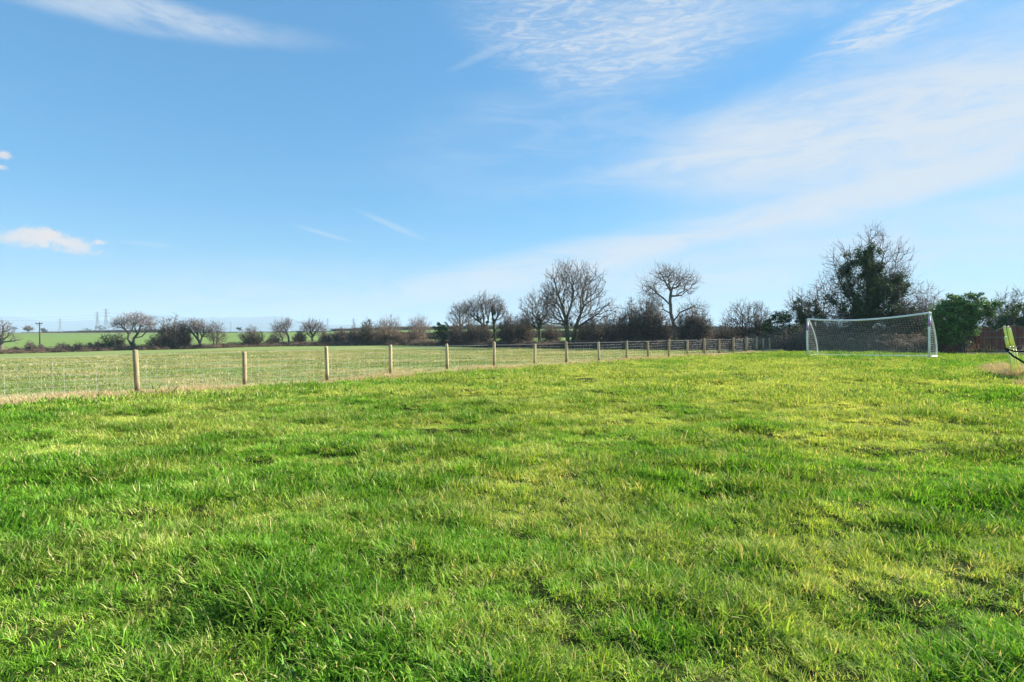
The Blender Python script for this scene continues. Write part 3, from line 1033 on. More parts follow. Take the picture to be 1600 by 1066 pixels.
def mk_tree(name, spec, label, cat, group=None):
    """spec in photo pixels: base px, depth, trunk paths, crown blobs; turned into metres"""
    rs = np.random.default_rng(spec.get('seed', 1))
    d = spec['d']; px = spec['px']; s = d / F
    bx = (px - 800) * s
    bz = fz(bx, d)
    by_px = HY + (CAMH - bz) / s               # row of the base
    root = empty(name, (bx, d, bz))
    tag(root, label, cat, group)
    def loc(qx, qy, dep=0.0):
        return np.array([(qx - px) * s, dep, (by_px - qy) * s])
    nodes = []; par = []
    for path in spec['trunk']:
        pr = -1
        dep0 = rs.uniform(-.25, .25) if len(path) and len(spec['trunk']) > 1 else 0
        st_i = 0
        prev = None
        for qi, q_ in enumerate(path):
            p = loc(q_[0], q_[1], (q_[2] * s if len(q_) > 2 else dep0 * qi * .5))
            if qi == 0:
                if nodes and path[0][1] < by_px - 3:       # joins an earlier trunk
                    dd = [np.linalg.norm(np.array(n_) - p) for n_ in nodes]
                    pr = int(np.argmin(dd)); prev = nodes[pr]
                    continue
                p[2] = -0.1
                nodes.append(p); par.append(-1); pr = len(nodes) - 1; prev = p
                continue
            L_ = np.linalg.norm(p - prev); k_ = max(1, int(L_ / (spec['step'] * 1.0)))
            for j in range(1, k_ + 1):
                pp = prev + (p - prev) * j / k_ + (rs.normal(0, 0.03, 3) * spec['step'] if j < k_ else 0)
                nodes.append(pp); par.append(pr); pr = len(nodes) - 1
            prev = p
    A = []
    tot = sum(b[2] * b[3] for b in spec['blobs'])
    for b in spec['blobs']:
        n_ = max(12, int(spec['n'] * b[2] * b[3] / tot))
        v = rs.normal(0, 1, (n_, 3)); v /= np.linalg.norm(v, axis=1, keepdims=True)
        r_ = rs.random(n_) ** spec.get('shell', 0.42)
        dz = b[4] if len(b) > 4 else min(b[2], b[3]) * 0.9
        c = loc(b[0], b[1])
        A.append(c + v * r_[:, None] * np.array([b[2] * s, dz * s, b[3] * s]))
    A = np.concatenate(A); A = A[A[:, 2] > 0.15]
    nk = int(len(A) * spec.get('keep', 0.42)); A = A[rs.permutation(len(A))[:nk]]
    N, par = span(nodes, par, A, spec.get('bf', 0.55))
    n = len(N)
    # pipe-model radii
    tipr = spec.get('tip', 0.011)
    ex = spec.get('exp', 2.35)
    acc_ = np.zeros(n); ch = np.zeros(n, int)
    for i in range(n - 1, -1, -1):
        if ch[i] == 0: acc_[i] = tipr ** ex
        if par[i] >= 0:
            acc_[par[i]] += acc_[i]; ch[par[i]] += 1
    rad = acc_ ** (1 / ex)
    rad = rad * 1.3
    kmax = spec.get('rmax', 0.35)
    if rad.max() > kmax: rad = np.where(rad > 0.06, 0.06 + (rad - 0.06) * (kmax - 0.06) / (rad.max() - 0.06), rad)
    elif spec.get('fat'): rad = np.where(rad > 0.03, 0.03 + (rad - 0.03) * (kmax - 0.03) / (rad.max() - 0.03), rad)
    e = np.where(par >= 0)[0]
    A0, B0 = N[par[e]], N[e]
    ra, rb = rad[par[e]], rad[e]
    ra = np.minimum(ra, rb * 1.6 + 0.002)
    # roots flare
    thick = rb > spec.get('split', 0.045)
    mats = spec.get('mats', (M_BARK, M_TWIG))
    # continue the overlap a little to close the joints
    dv = B0 - A0
    V, Fc = seg_tubes(A0[thick] - dv[thick] * 0.06, B0[thick] + dv[thick] * 0.06, ra[thick], rb[thick], 8)
    link('trunk', npmesh('trunk', V, Fc, 4, True), mats[0], root)
    V1, F1 = seg_tubes(A0[~thick], B0[~thick], ra[~thick], rb[~thick], 4)
    # twigs
    thin = np.where(rad < spec.get('twig_below', 0.026))[0]
    thin = thin[par[thin] >= 0]
    k = min(2, spec.get('twigs', 3))
    st = np.repeat(thin, k)
    base_ = N[st]; pd = N[st] - N[par[st]]; pd /= np.linalg.norm(pd, axis=1, keepdims=True) + 1e-9
    dir_ = pd + rs.normal(0, 0.42, pd.shape); dir_[:, 2] += spec.get('up', 0.25)
    dir_ /= np.linalg.norm(dir_, axis=1, keepdims=True)
    tl = spec.get('twlen', 0.5) * 1.35 * rs.uniform(0.4, 1.2, len(st))[:, None]
    mid = base_ + dir_ * tl * 0.5
    d2 = dir_ + rs.normal(0, 0.35, dir_.shape); d2[:, 2] += 0.15
    end = mid + d2 * tl * 0.5
    d3 = dir_ + rs.normal(0, 0.7, dir_.shape)
    end2 = mid + d3 * tl * 0.35
    tw = spec.get('tw', 0.007) * (1 + d * 0.0015)
    V2, F2 = seg_tubes(np.concatenate([base_, mid, mid]), np.concatenate([mid, end, end2]), tw, tw * 0.6, 3)
    Vc = np.concatenate([V1, V2]); 
    me = D.meshes.new('crown')
    F1t = F1; F2t = F2 + len(V1)
    allf = np.concatenate([F1t, F2t])
    link('crown', npmesh('crown', Vc, allf, 4), mats[1], root)
    iv = spec.get('ivy')
    if iv:
        # ivy: leaves gathered round the trunk and main limbs inside given blobs (or where the limbs are thick)
        pts = []
        for b in iv:
            c = loc(b[0], b[1])
            dz = b[5] if len(b) > 5 else min(b[2], b[3])
            n_ = b[4]
            rel = (N - c) / np.array([b[2] * s, dz * s * 1.3, b[3] * s])
            inside = np.where((rel ** 2).sum(1) < 1)[0]
            if len(inside) == 0: inside = np.array([0])
            m_ = max(6, n_ // 42)
            cen = N[rs.choice(inside, m_)] + rs.normal(0, 0.09, (m_, 3))
            sz = rs.uniform(0.12, 0.34, m_) * spec.get('ivsz', 1.0)
            w_ = rs.integers(0, m_, n_)
            v = rs.normal(0, 1, (n_, 3)); v /= np.linalg.norm(v, axis=1, keepdims=True)
            pts.append(cen[w_] + v * (sz[w_] * rs.random(n_) ** 0.5)[:, None])
        pts = np.concatenate(pts)
        pts = pts[pts[:, 2] > 0.02]
        link(spec.get('leafname', 'ivy'), leaf_mesh(rs, pts, spec.get('leaf', 0.085)), spec.get('leafmat', M_IVY), root)
    return root

def leaf_mesh(rs, P_, size, name='leaves', updown=0.5):
    n = len(P_)
    nrm = rs.normal(0, 1, (n, 3)); nrm[:, 2] = np.abs(nrm[:, 2]) + updown
    nrm /= np.linalg.norm(nrm, axis=1, keepdims=True)
    t = rs.normal(0, 1, (n, 3)); u = np.cross(nrm, t); u /= np.linalg.norm(u, axis=1, keepdims=True)
    v = np.cross(nrm, u)
    sz = size * rs.uniform(0.6, 1.3, n)[:, None]
    # a small folded leaf: kite of two triangles bent on the midrib
    V = np.stack([P_ - u * sz * 0.55, P_ + v * sz * 0.34 + nrm * sz * .08, P_ + u * sz * 0.6, P_ - v * sz * 0.34 + nrm * sz * .08], 1).reshape(-1, 3)
    i = np.arange(n) * 4
    T = np.stack([np.stack([i, i + 1, i + 2], 1), np.stack([i, i + 2, i + 3], 1)], 1).reshape(-1, 3)
    me = npmesh(name, V, T, 3)
    fattr(me, 'rnd', np.repeat(rs.random(n), 4))
    return me

def bush_mesh(seed, W, H, Dp, stems, mats_leaf=0, dens=1.0, top=0.6, twr=0.008, base=0.35):
    """many stems fanning from the ground to a domed outline; unit metres"""
    rs = np.random.default_rng(seed)
    n = stems
    th = rs.random(n) * 6.283
    rr = np.sqrt(rs.random(n))
    tx = np.cos(th) * rr; ty = np.sin(th) * rr
    hh = np.sqrt(np.clip(1 - 0.75 * rr ** 2, 0.05, 1)) * rs.uniform(top, 1.05, n)
    lump = 1 + 0.3 * fbm(tx * 2.5 + seed, ty * 2.5, seed, 2) * 2
    T = np.stack([tx * W * 0.5, ty * Dp * 0.5, hh * H * lump], 1)
    B = np.stack([tx * W * 0.5 * base + rs.normal(0, .05, n), ty * Dp * 0.5 * base, np.full(n, -0.05)], 1)
    M1 = B * 0.6 + T * 0.4; M1[:, 2] = T[:, 2] * 0.45; M1 += rs.normal(0, 0.09, M1.shape)
    K = 6
    prev = B; A_ = []; B_ = []; RA = []; RB = []; nodes = []; dirs = []
    r0 = 0.028 * rs.uniform(0.6, 1.4, n) * (H / 3) ** .5
    for k in range(1, K + 1):
        t = k / K
        p = (1 - t) ** 2 * B + 2 * t * (1 - t) * M1 + t * t * T + rs.normal(0, 0.06 * H / 3, B.shape) * (k < K)
        A_.append(prev); B_.append(p); RA.append(r0 * (1 - 0.8 * (k - 1) / K)); RB.append(r0 * (1 - 0.8 * t))
        dd = p - prev; dd /= np.linalg.norm(dd, axis=1, keepdims=True) + 1e-9
        if k >= 2:
            nodes.append(p); dirs.append(dd)
        prev = p
    V1, F1 = seg_tubes(np.concatenate(A_), np.concatenate(B_), np.concatenate(RA), np.concatenate(RB), 4)
    Nn = np.concatenate(nodes); Dd = np.concatenate(dirs)
    k = int(4 * dens)
    st = np.repeat(np.arange(len(Nn)), k)
    d1 = Dd[st] + rs.normal(0, 0.75, (len(st), 3)); d1 /= np.linalg.norm(d1, axis=1, keepdims=True)
    tl = rs.uniform(0.2, 0.62, len(st))[:, None] * (H / 3) ** .6
    b0 = Nn[st]; m0 = b0 + d1 * tl * .5
    d2 = d1 + rs.normal(0, .5, d1.shape); e0 = m0 + d2 * tl * .5
    d3 = d1 + rs.normal(0, .8, d1.shape); e1 = m0 + d3 * tl * .4
    V2, F2 = seg_tubes(np.concatenate([b0, m0, m0]), np.concatenate([m0, e0, e1]), twr, twr * .55, 3)
    V = np.concatenate([V1, V2]); Fc = np.concatenate([F1, F2 + len(V1)])
    V[:, 2] = np.maximum(V[:, 2], -0.1)
    return npmesh('stems', V, Fc, 4), np.concatenate([Nn, e0, m0]), rs

BUSH = {}
def bush(px, d, wpx, hpx, label, group, kind='brown', seed=1, leaves=0, leafmat=None, leafsz=0.06, mat=None, base=.35, top=.6, name='bush', stems=None, cat='bush', depthk=0.8, leafname='leaves'):
    s = d / F
    x_ = (px - 800) * s; z_ = fz(x_, d)
    W, H = wpx * s, hpx * s
    st = stems or int(34 + 9 * W * max(1, H / 3))
    me, pts, rs = bush_mesh(seed, W, H, W * depthk, min(st, 120), base=base, top=top, twr=0.0075 + 0.00012 * d)
    root = empty(name, (x_, d, z_), 0)
    tag(root, label, cat, group)
    link('stems', me, mat or M_TWIGD, root)
    if leaves:
        p = pts[rs.integers(0, len(pts), leaves)] + rs.normal(0, 0.07, (leaves, 3))
        p = p[p[:, 2] > 0.05]
        link(leafname, leaf_mesh(rs, p, leafsz), leafmat or M_DULL, root)
    return root

GT = 'bare winter trees along the far hedge'
GB = 'bushes in the far hedge'
# the big round-crowned tree
mk_tree('tree', dict(px=893, d=63, seed=11, step=0.34, keep=.5, n=2600, infl=5, kill=0.38, inert=.9, twigs=4, twlen=0.55, tw=0.0105, tip=0.014, rmax=0.40, exp=2.25, grav=.05, up=.3,
    split=0.05, mats=(M_BARKG, M_TWIG),
    trunk=[[(888, 546), (886, 520), (884, 500), (880, 485), (872, 462)], [(884, 498), (892, 478), (896, 455)], [(893, 546), (897, 520), (903, 500), (912, 478)],
           [(897, 515), (915, 503), (935, 490)], [(884, 505), (868, 498), (858, 488)]],
    blobs=[(893, 462, 50, 52, 46), (882, 438, 32, 30), (915, 450, 32, 36), (940, 488, 25, 22), (858, 470, 18, 25), (870, 500, 30, 12), (925, 505, 28, 12)],
    ivy=[(886, 520, 10, 26, 1500), (897, 522, 8, 20, 900), (884, 495, 8, 18, 500)], ivsz=0.8, leaf=0.09, leafmat=M_MOSSL),
    'tallest bare tree in the hedge with a broad rounded fan of branches', 'tree', GT)
# left neighbour with ivy
mk_tree('tree', dict(px=843, d=66, seed=12, step=0.32, n=1100, infl=5, kill=0.38, twigs=3, twlen=0.55, tw=0.0105, tip=0.014, rmax=0.3, exp=2.3, mats=(M_BARKG, M_TWIG),
    trunk=[[(843, 545), (843, 520), (840, 502), (832, 490)], [(843, 512), (850, 498), (857, 485)], [(841, 505), (830, 502), (822, 490)]],
    blobs=[(835, 480, 22, 24), (858, 478, 16, 20), (845, 500, 30, 12), (822, 505, 14, 10)],
    ivy=[(843, 522, 12, 24, 2200), (850, 500, 12, 14, 1100)], leaf=0.09, leafmat=M_MOSSL),
    'short bare tree with ivied forked trunk just left of the tallest tree', 'tree', GT)
# twisted tree
mk_tree('tree', dict(px=1052, d=56, seed=13, step=0.34, n=620, infl=5, kill=0.46, twigs=4, twlen=0.75, tw=0.009, tip=0.014, rmax=0.18, exp=2.2, fat=1, shell=.5, bf=.35, keep=.62,
    trunk=[[(1055, 546), (1054, 510), (1049, 490), (1048, 470), (1050, 455), (1056, 440)], [(1048, 474), (1036, 466), (1026, 458), (1018, 450), (1010, 456)],
           [(1026, 458), (1018, 440)], [(1050, 457), (1042, 446), (1036, 434)], [(1051, 460), (1064, 462), (1072, 455)], [(1054, 500), (1063, 488), (1078, 482), (1090, 476)]],
    blobs=[(1046, 438, 22, 18), (1068, 445, 20, 22), (1016, 450, 16, 14), (1086, 482, 14, 12), (1036, 430, 18, 10), (1030, 478, 10, 8)],
    ivy=[(1055, 530, 8, 22, 700)], leaf=0.08, leafmat=M_MOSSL, mats=(M_BARK, M_TWIG)),
    'gaunt twisted bare tree with open crooked limbs right of the tallest tree', 'tree', GT)
# twin ivied trunks
mk_tree('tree', dict(px=762, d=74, seed=14, step=0.34, n=900, infl=5, kill=0.42, twigs=4, twlen=0.6, tw=0.0115, tip=0.016, rmax=0.3, exp=2.3, mats=(M_BARKG, M_TWIG),
    trunk=[[(762, 544), (760, 520), (752, 505), (742, 498), (732, 488)], [(757, 512), (756, 495), (752, 480)], [(759, 515), (763, 500), (765, 485)]],
    blobs=[(735, 484, 12, 14), (752, 475, 13, 14), (745, 490, 20, 12), (763, 480, 10, 16)],
    ivy=[(760, 520, 9, 18, 1500), (751, 503, 8, 8, 500)], leaf=0.1, leafmat=M_MOSSL, up=.5),
    'bare tree leaning left with upswept limbs, left of the ivy-wrapped trunk', 'tree', GT)
mk_tree('tree', dict(px=774, d=73, seed=15, step=0.34, n=500, infl=5, kill=0.42, twigs=4, twlen=0.6, tw=0.0115, tip=0.016, rmax=0.26, exp=2.3, mats=(M_BARKG, M_TWIG),
    trunk=[[(774, 544), (773, 520), (771, 500), (768, 485)], [(773, 505), (779, 492), (783, 480)]],
    blobs=[(772, 478, 10, 14), (782, 485, 8, 14)],
    ivy=[(773, 522, 8, 24, 2600), (771, 498, 7, 14, 1300)], leaf=0.1, up=.5),
    'narrow bare tree whose trunk is wrapped thickly in dark ivy', 'tree', GT)
mk_tree('tree', dict(px=720, d=79, seed=16, step=0.34, n=650, infl=5, kill=0.42, twigs=4, twlen=0.65, tw=0.0105, tip=0.014, rmax=0.15, exp=2.3, mats=(M_BARK, M_TWIG),
    trunk=[[(721, 541), (720, 515), (718, 495), (719, 485)]],
    blobs=[(718, 495, 18, 18), (722, 483, 12, 10)]),
    'slight thin-stemmed bare tree behind the dark ivy bush', 'tree', GT)
for (px, d, w_, h_, sd_, lab) in ((607, 88, 40, 42, 17, 'pale twiggy bare tree, the left one of a pair above the low hedge'),
                                  (655, 86, 32, 42, 18, 'pale twiggy bare tree, the right one of a pair above the low hedge')):
    s_ = d / F; top_ = 539 - h_
    mk_tree('tree', dict(px=px, d=d, seed=sd_, step=0.34, n=800, infl=5, kill=0.42, twigs=4, twlen=0.7, tw=0.011, tip=0.014, rmax=0.16, exp=2.3, mats=(M_BARK, M_TWIGP), up=.4,
        trunk=[[(px, 540), (px - 1, 528), (px - 4, 518)], [(px + 1, 540), (px + 3, 526), (px + 7, 516)], [(px, 530), (px + 1, 515)]],
        blobs=[(px, top_ + 14, w_ / 2, 14), (px - 6, top_ + 20, w_ / 2.6, 12), (px + 6, top_ + 20, w_ / 2.6, 12)]), lab, 'tree', GT)
mk_tree('tree', dict(px=487, d=87, seed=19, step=0.32, n=700, infl=5, kill=0.4, twigs=4, twlen=0.6, tw=0.0115, tip=0.016, rmax=0.22, exp=2.3,
    trunk=[[(488, 541), (488, 525), (484, 513)], [(488, 527), (495, 514)]],
    blobs=[(488, 513, 14, 11), (480, 512, 8, 9), (498, 514, 9, 9)], ivy=[(488, 528, 5, 12, 500)], leaf=.1, leafmat=M_MOSSL),
    'small round-headed bare tree standing between two low bushes', 'tree', GT)
mk_tree('tree', dict(px=452, d=86, seed=20, step=0.3, n=340, infl=5, kill=0.4, twigs=3, twlen=0.6, tw=0.011, tip=0.016, rmax=0.15, exp=2.2,
    trunk=[[(453, 541), (450, 525), (446, 515), (443, 510)]],
    blobs=[(447, 509, 7, 8), (440, 514, 5, 6), (451, 508, 4, 5)]),
    'slender bare tree with one curved stem, right of a thinner one', 'tree', GT)
mk_tree('tree', dict(px=444, d=87, seed=21, step=0.3, n=420, infl=5, kill=0.4, twigs=3, twlen=0.6, tw=0.010, tip=0.014, rmax=0.11, exp=2.2,
    trunk=[[(446, 541), (440, 528), (434, 515)], [(440, 528), (430, 520)]],
    blobs=[(432, 514, 8, 10), (438, 524, 10, 8), (430, 528, 6, 6)]),
    'thin bare sapling leaning left among small scrub', 'tree', GT)
# leaning tree left part
mk_tree('tree', dict(px=317, d=82, seed=22, step=0.32, n=1200, infl=6, kill=0.4, twigs=4, twlen=0.55, tw=0.0115, tip=0.015, rmax=0.3, exp=2.3, mats=(M_BARK, M_TWIG),
    trunk=[[(317, 545), (309, 530), (301, 520), (294, 511)], [(309, 530), (309, 517), (305, 508)], [(312, 535), (318, 520)]],
    blobs=[(300, 511, 17, 10), (312, 513, 11, 12), (290, 515, 11, 9), (322, 520, 7, 10)]),
    'bare tree leaning to the left with a domed crown, beside the dense brown shrub', 'tree', GT)
mk_tree('tree', dict(px=337, d=82, seed=23, step=0.32, n=600, infl=5, kill=0.6, twigs=4, twlen=0.6, tw=0.010, tip=0.013, rmax=0.1, exp=2.3, mats=(M_TWIGD, M_TWIG),
    trunk=[[(335, 544), (332, 525), (329, 515)], [(337, 544), (339, 528), (341, 515)], [(337, 535), (346, 525)]],
    blobs=[(330, 515, 6, 9), (340, 515, 7, 10), (345, 528, 7, 9), (333, 528, 7, 9)]),
    'wispy many-stemmed bare tree on the right of the leaning one', 'tree', GT)
# the pale spreading tree
mk_tree('tree', dict(px=210, d=80, seed=24, step=0.3, n=1500, infl=6, kill=0.36, twigs=4, twlen=0.42, tw=0.012, tip=0.012, rmax=0.17, exp=2.25, grav=.02, fat=1,
    mats=(M_BARK, M_TWIGP), split=.06,
    trunk=[[(211, 546), (205, 538), (201, 530), (202, 522), (196, 514), (188, 506)], [(201, 527), (206, 515), (208, 508)], [(211, 546), (209, 536), (211, 528), (219, 519), (223, 508)],
           [(212, 528), (222, 526), (232, 516), (240, 508)], [(196, 514), (184, 510), (176, 503)]],
    blobs=[(210, 503, 26, 13), (195, 504, 18, 11), (228, 505, 18, 12), (182, 507, 12, 8), (236, 512, 10, 8), (212, 496, 14, 7)],
    ivy=[(208, 533, 6, 10, 700)], leaf=.1),
    'spreading bare tree with pale pinkish twigs and a forked curving trunk', 'tree', GT)
mk_tree('tree', dict(px=-2, d=74, seed=25, step=0.36, n=520, infl=6, kill=0.5, twigs=3, twlen=0.5, tw=0.0115, tip=0.018, rmax=0.3, exp=2.2, fat=1,
    trunk=[[(0, 552), (1, 540), (8, 530), (18, 524)], [(0, 542), (-8, 528), (-15, 515)], [(3, 537), (20, 533)], [(0, 540), (4, 520), (3, 512)]],
    blobs=[(8, 518, 14, 12), (-16, 515, 16, 14), (22, 530, 7, 5), (-2, 508, 12, 8)]),
    'dark bare tree cut off by the left edge of the view', 'tree', GT)

# ivy covered tree behind the goal
mk_tree('tree', dict(px=1352, d=44, seed=31, step=0.27, n=2100, infl=4, kill=0.31, twigs=3, twlen=0.5, tw=0.0075, tip=0.010, rmax=0.25, exp=2.35, up=.45,
    mats=(M_BARKG, M_TWIG), split=.035,
    trunk=[[(1352, 550), (1354, 500), (1358, 450), (1360, 410), (1362, 375)], [(1350, 520), (1335, 470), (1322, 430)], [(1354, 500), (1385, 455), (1405, 425)],
           [(1350, 525), (1310, 480), (1285, 455)], [(1354, 480), (1372, 430), (1378, 395)], [(1352, 510), (1385, 480), (1412, 455)], [(1345, 500), (1312, 440), (1302, 410)]],
    blobs=[(1358, 420, 50, 55), (1400, 420, 26, 42), (1312, 425, 24, 42), (1362, 378, 18, 25), (1365, 470, 60, 60), (1295, 460, 28, 35), (1405, 470, 22, 40)],
    ivy=[(1355, 480, 36, 55, 26000, 34), (1352, 412, 20, 28, 10000), (1385, 452, 26, 24, 9500), (1322, 425, 10, 34, 3600), (1400, 440, 18, 14, 3000),
         (1360, 395, 10, 14, 1200), (1385, 505, 40, 34, 12000), (1300, 468, 16, 14, 900), (1330, 500, 22, 30, 5000)],
    leaf=0.105, ivsz=1.5),
    'large ivy-clad tree with bare twigs fringing its crown, behind the goal', 'tree', 'trees behind the goal')
mk_tree('tree', dict(px=1275, d=46, seed=32, step=0.28, n=900, infl=4, kill=0.36, twigs=3, twlen=0.5, tw=0.0085, tip=0.011, rmax=0.16, exp=2.35, up=.35,
    mats=(M_BARKG, M_TWIG), split=.035,
    trunk=[[(1272, 549), (1268, 515), (1260, 480)], [(1276, 549), (1282, 505), (1290, 470)], [(1270, 520), (1250, 490), (1240, 470)], [(1274, 549), (1276, 500), (1272, 465)]],
    blobs=[(1262, 480, 30, 32), (1290, 470, 22, 32), (1245, 485, 16, 24), (1275, 510, 32, 30)],
    ivy=[(1268, 505, 24, 24, 7000), (1258, 482, 22, 14, 2600), (1275, 530, 26, 16, 3800)], leaf=0.1, ivsz=1.2),
    'scrubby half-bare tree with dark ivy, left of the large ivy-clad tree', 'tree', 'trees behind the goal')
mk_tree('tree', dict(px=1170, d=48, seed=33, step=0.28, n=1100, infl=4, kill=0.36, twigs=3, twlen=0.42, tw=0.009, tip=0.011, rmax=0.15, exp=2.3, up=.05, grav=0,
    mats=(M_BARK, M_TWIGD), split=.035,
    trunk=[[(1163, 548), (1162, 520), (1150, 500)], [(1168, 548), (1172, 515), (1170, 490)], [(1175, 548), (1182, 520), (1190, 500)], [(1162, 525), (1145, 512)]],
    blobs=[(1168, 500, 36, 26), (1150, 505, 20, 20), (1185, 500, 22, 24), (1165, 482, 24, 11), (1165, 520, 34, 16)],
    ivy=[(1165, 500, 36, 26, 2200), (1163, 530, 14, 14, 500)], leafmat=M_MOSSL, leafname='leaves', leaf=0.06, ivsz=.9),
    'wide tangled bare hawthorn beyond the end of the wire fence', 'tree', 'trees behind the goal')

# ivy bushes and evergreens: lobed leaf masses on stems
def leafy_bush(px, d, lobes, n, leafsz, mat, label, name='bush', group=None, seed=1, twigs=60, twmat=None, basey=None, cat='bush', inner=0.55, leafname='leaves'):
    rs = np.random.default_rng(seed)
    s = d / F; x_ = (px - 800) * s; z_ = fz(x_, d)
    by_px = HY + (CAMH - z_) / s
    root = empty(name, (x_, d, z_)); tag(root, label, cat, group)
    pts = []; A_ = []; B_ = []
    tot = sum(l[2] * l[3] for l in lobes)
    for l in lobes:
        m = int(n * l[2] * l[3] / tot)
        c = np.array([(l[0] - px) * s, (rs.random() - .5) * l[2] * s, (by_px - l[1]) * s])
        rad = np.array([l[2] * s, l[2] * s * 0.9, l[3] * s])
        # sub-clumps on the shell
        k = max(10, m // 60)
        v = rs.normal(0, 1, (k, 3)); v /= np.linalg.norm(v, axis=1, keepdims=True)
        r_ = (inner + (1 - inner) * rs.random(k) ** 0.7)
        cc = c + v * r_[:, None] * rad
        cr = rs.uniform(0.13, 0.30, k) * (0.6 + 0.4 * min(1.5, l[2] * s))
        w_ = rs.integers(0, k, m)
        vv = rs.normal(0, 1, (m, 3)); vv /= np.linalg.norm(vv, axis=1, keepdims=True)
        pts.append(cc[w_] + vv * (cr[w_] * rs.random(m) ** 0.45)[:, None] * np.array([1.2, 1.2, 0.8]))
        for q_ in cc[rs.integers(0, k, max(3, twigs // len(lobes)))]:
            b_ = np.array([rs.normal(0, 0.25), rs.normal(0, 0.2), -0.05])
            mid = (b_ + q_) / 2 + rs.normal(0, 0.12, 3)
            A_ += [b_, mid]; B_ += [mid, q_ + (q_ - mid) * 0.12]
    pts = np.concatenate(pts); pts = pts[pts[:, 2] > 0.03]
    V, Fc = seg_tubes(np.array(A_), np.array(B_), 0.03, 0.012, 4)
    link('stems', npmesh('stems', V, Fc, 4), twmat or M_TWIGD, root)
    link(leafname, leaf_mesh(rs, pts, leafsz), mat, root)
    return root
leafy_bush(1500, 38.5, [(1502, 492, 34, 26), (1478, 498, 26, 22), (1528, 482, 24, 18), (1500, 478, 26, 16), (1475, 520, 26, 24), (1510, 518, 26, 18), (1547, 477, 16, 8), (1458, 500, 12, 14), (1498, 500, 26, 18), (1492, 468, 14, 9), (1520, 464, 12, 7)],
           30000, 0.115, M_LAUREL, 'broad glossy evergreen bush right of the goal, catching the sun', seed=51, twigs=44)
leafy_bush(1217, 45.5, [(1217, 508, 21, 20), (1205, 515, 12, 16), (1230, 515, 12, 16), (1217, 495, 15, 10), (1217, 530, 14, 16)],
           8500, 0.10, M_IVY, 'dark ivy-covered bush behind the last posts of the wire fence', seed=52)
leafy_bush(691, 77, [(691, 518, 12, 16), (686, 514, 9, 10), (697, 520, 9, 16), (690, 530, 9, 10)],
           5200, 0.13, M_IVY, 'dark rounded ivy bush at the left end of the tall hedge', seed=53)
leafy_bush(1580, 45, [(1578, 498, 22, 22), (1597, 490, 18, 22), (1560, 510, 14, 14), (1620, 500, 22, 25)],
           9000, 0.10, M_IVY, 'dark green shrub rising behind the brown panel fence', seed=54)
leafy_bush(1243, 48, [(1250, 520, 14, 22), (1236, 528, 10, 16)], 3600, 0.10, M_IVY, 'dark low bush filling the gap left of the goal', seed=55)
leafy_bush(1440, 42.5, [(1432, 505, 18, 24), (1415, 520, 16, 24), (1448, 522, 14, 20)], 5500, 0.095, M_IVY, 'shaded ivy bush between the ivy-clad tree and the evergreen bush', seed=56)
# spiky yew like bush at the left
def spiky(px, d, w_, h_, label, seed):
    b = bush(px, d, w_, h_, label, GB, seed=seed, leaves=3600, leafmat=M_IVY, leafsz=0.12, mat=M_TWIGD, base=.1, top=.35, stems=70)
    return b
spiky(176, 80, 44, 28, 'dark green spiky bush standing alone left of the pale spreading tree', 61)

def B(px, d, w_, h_, label, **kw):
    f_ = 1.22 if 580 < px < 1200 else 1.08
    return bush(px, d, w_ * (1.12 if px > 580 else 1), h_ * f_, label, kw.pop('group', GB), **kw)
B(267, 81, 38, 45, 'dense upright brown shrub right of the pale spreading tree', seed=71, mat=M_TWIG, base=.6, stems=110)
B(246, 80, 34, 20, 'low dark scrub under the right side of the pale spreading tree', seed=72, leaves=900, leafmat=M_IVY, leafsz=.1)
B(287, 81.5, 20, 34, 'thin brown shrub between dense shrub and leaning tree', seed=73, mat=M_TWIG)
B(394, 84.5, 38, 27, 'rounded bare bush alone in the field hedge', seed=74, mat=M_TWIG, stems=60)
B(426, 85, 22, 14, 'little scrubby bush at the foot of the leaning sapling', seed=75, mat=M_TWIG)
B(468, 86, 22, 23, 'dark bush on the left of the small round-headed tree', seed=76, leaves=900)
B(508, 86, 22, 22, 'brown bush on the right of the small round-headed tree', seed=77, mat=M_TWIG, leaves=300)
B(532, 86, 26, 24, 'thin pale bush, leftmost of three in the low hedge', seed=78, mat=M_TWIG)
B(553, 85, 24, 25, 'thin twiggy bush, middle of three in the low hedge', seed=79, mat=M_TWIG)
B(575, 84, 30, 36, 'taller dark bush, rightmost of three in the low hedge', seed=80, leaves=1600, leafmat=M_MOSSL, leafsz=.1)
B(598, 83, 26, 24, 'low brown bush under the left pale twiggy tree', seed=81, mat=M_BRAM)
B(625, 83, 30, 20, 'low brown scrub between the pair of pale twiggy trees', seed=82, mat=M_BRAM)
B(652, 82, 26, 20, 'low brown scrub under the right pale twiggy tree', seed=83, mat=M_BRAM)
B(712, 76.5, 30, 30, 'brown bush right beside the dark rounded ivy bush', seed=84, leaves=500, mat=M_TWIG)
B(737, 75, 34, 36, 'brown bush in front of the left-leaning tree', seed=85, leaves=1000)
B(757, 73.5, 26, 26, 'small dark bush between the leaning and ivy-wrapped trunks', seed=86, leaves=700)
B(795, 71, 34, 40, 'dark dense thicket right of the ivy-wrapped trunk', seed=87, leaves=1800, stems=100)
B(820, 69.5, 34, 42, 'dark thicket left of the ivied forked trunk', seed=88, leaves=1800, stems=100)
B(862, 67, 30, 32, 'low thicket between ivied forked trunk and tallest tree', seed=89, leaves=900)
B(912, 63.5, 30, 32, 'brown bush at the right foot of the tallest tree', seed=90, leaves=700)
B(932, 62, 34, 42, 'brown thicket under the right limb of the tallest tree', seed=91, leaves=900)
B(958, 60.5, 34, 44, 'dull brown bush, second thicket right of the tallest tree', seed=92, leaves=900, mat=M_TWIG)
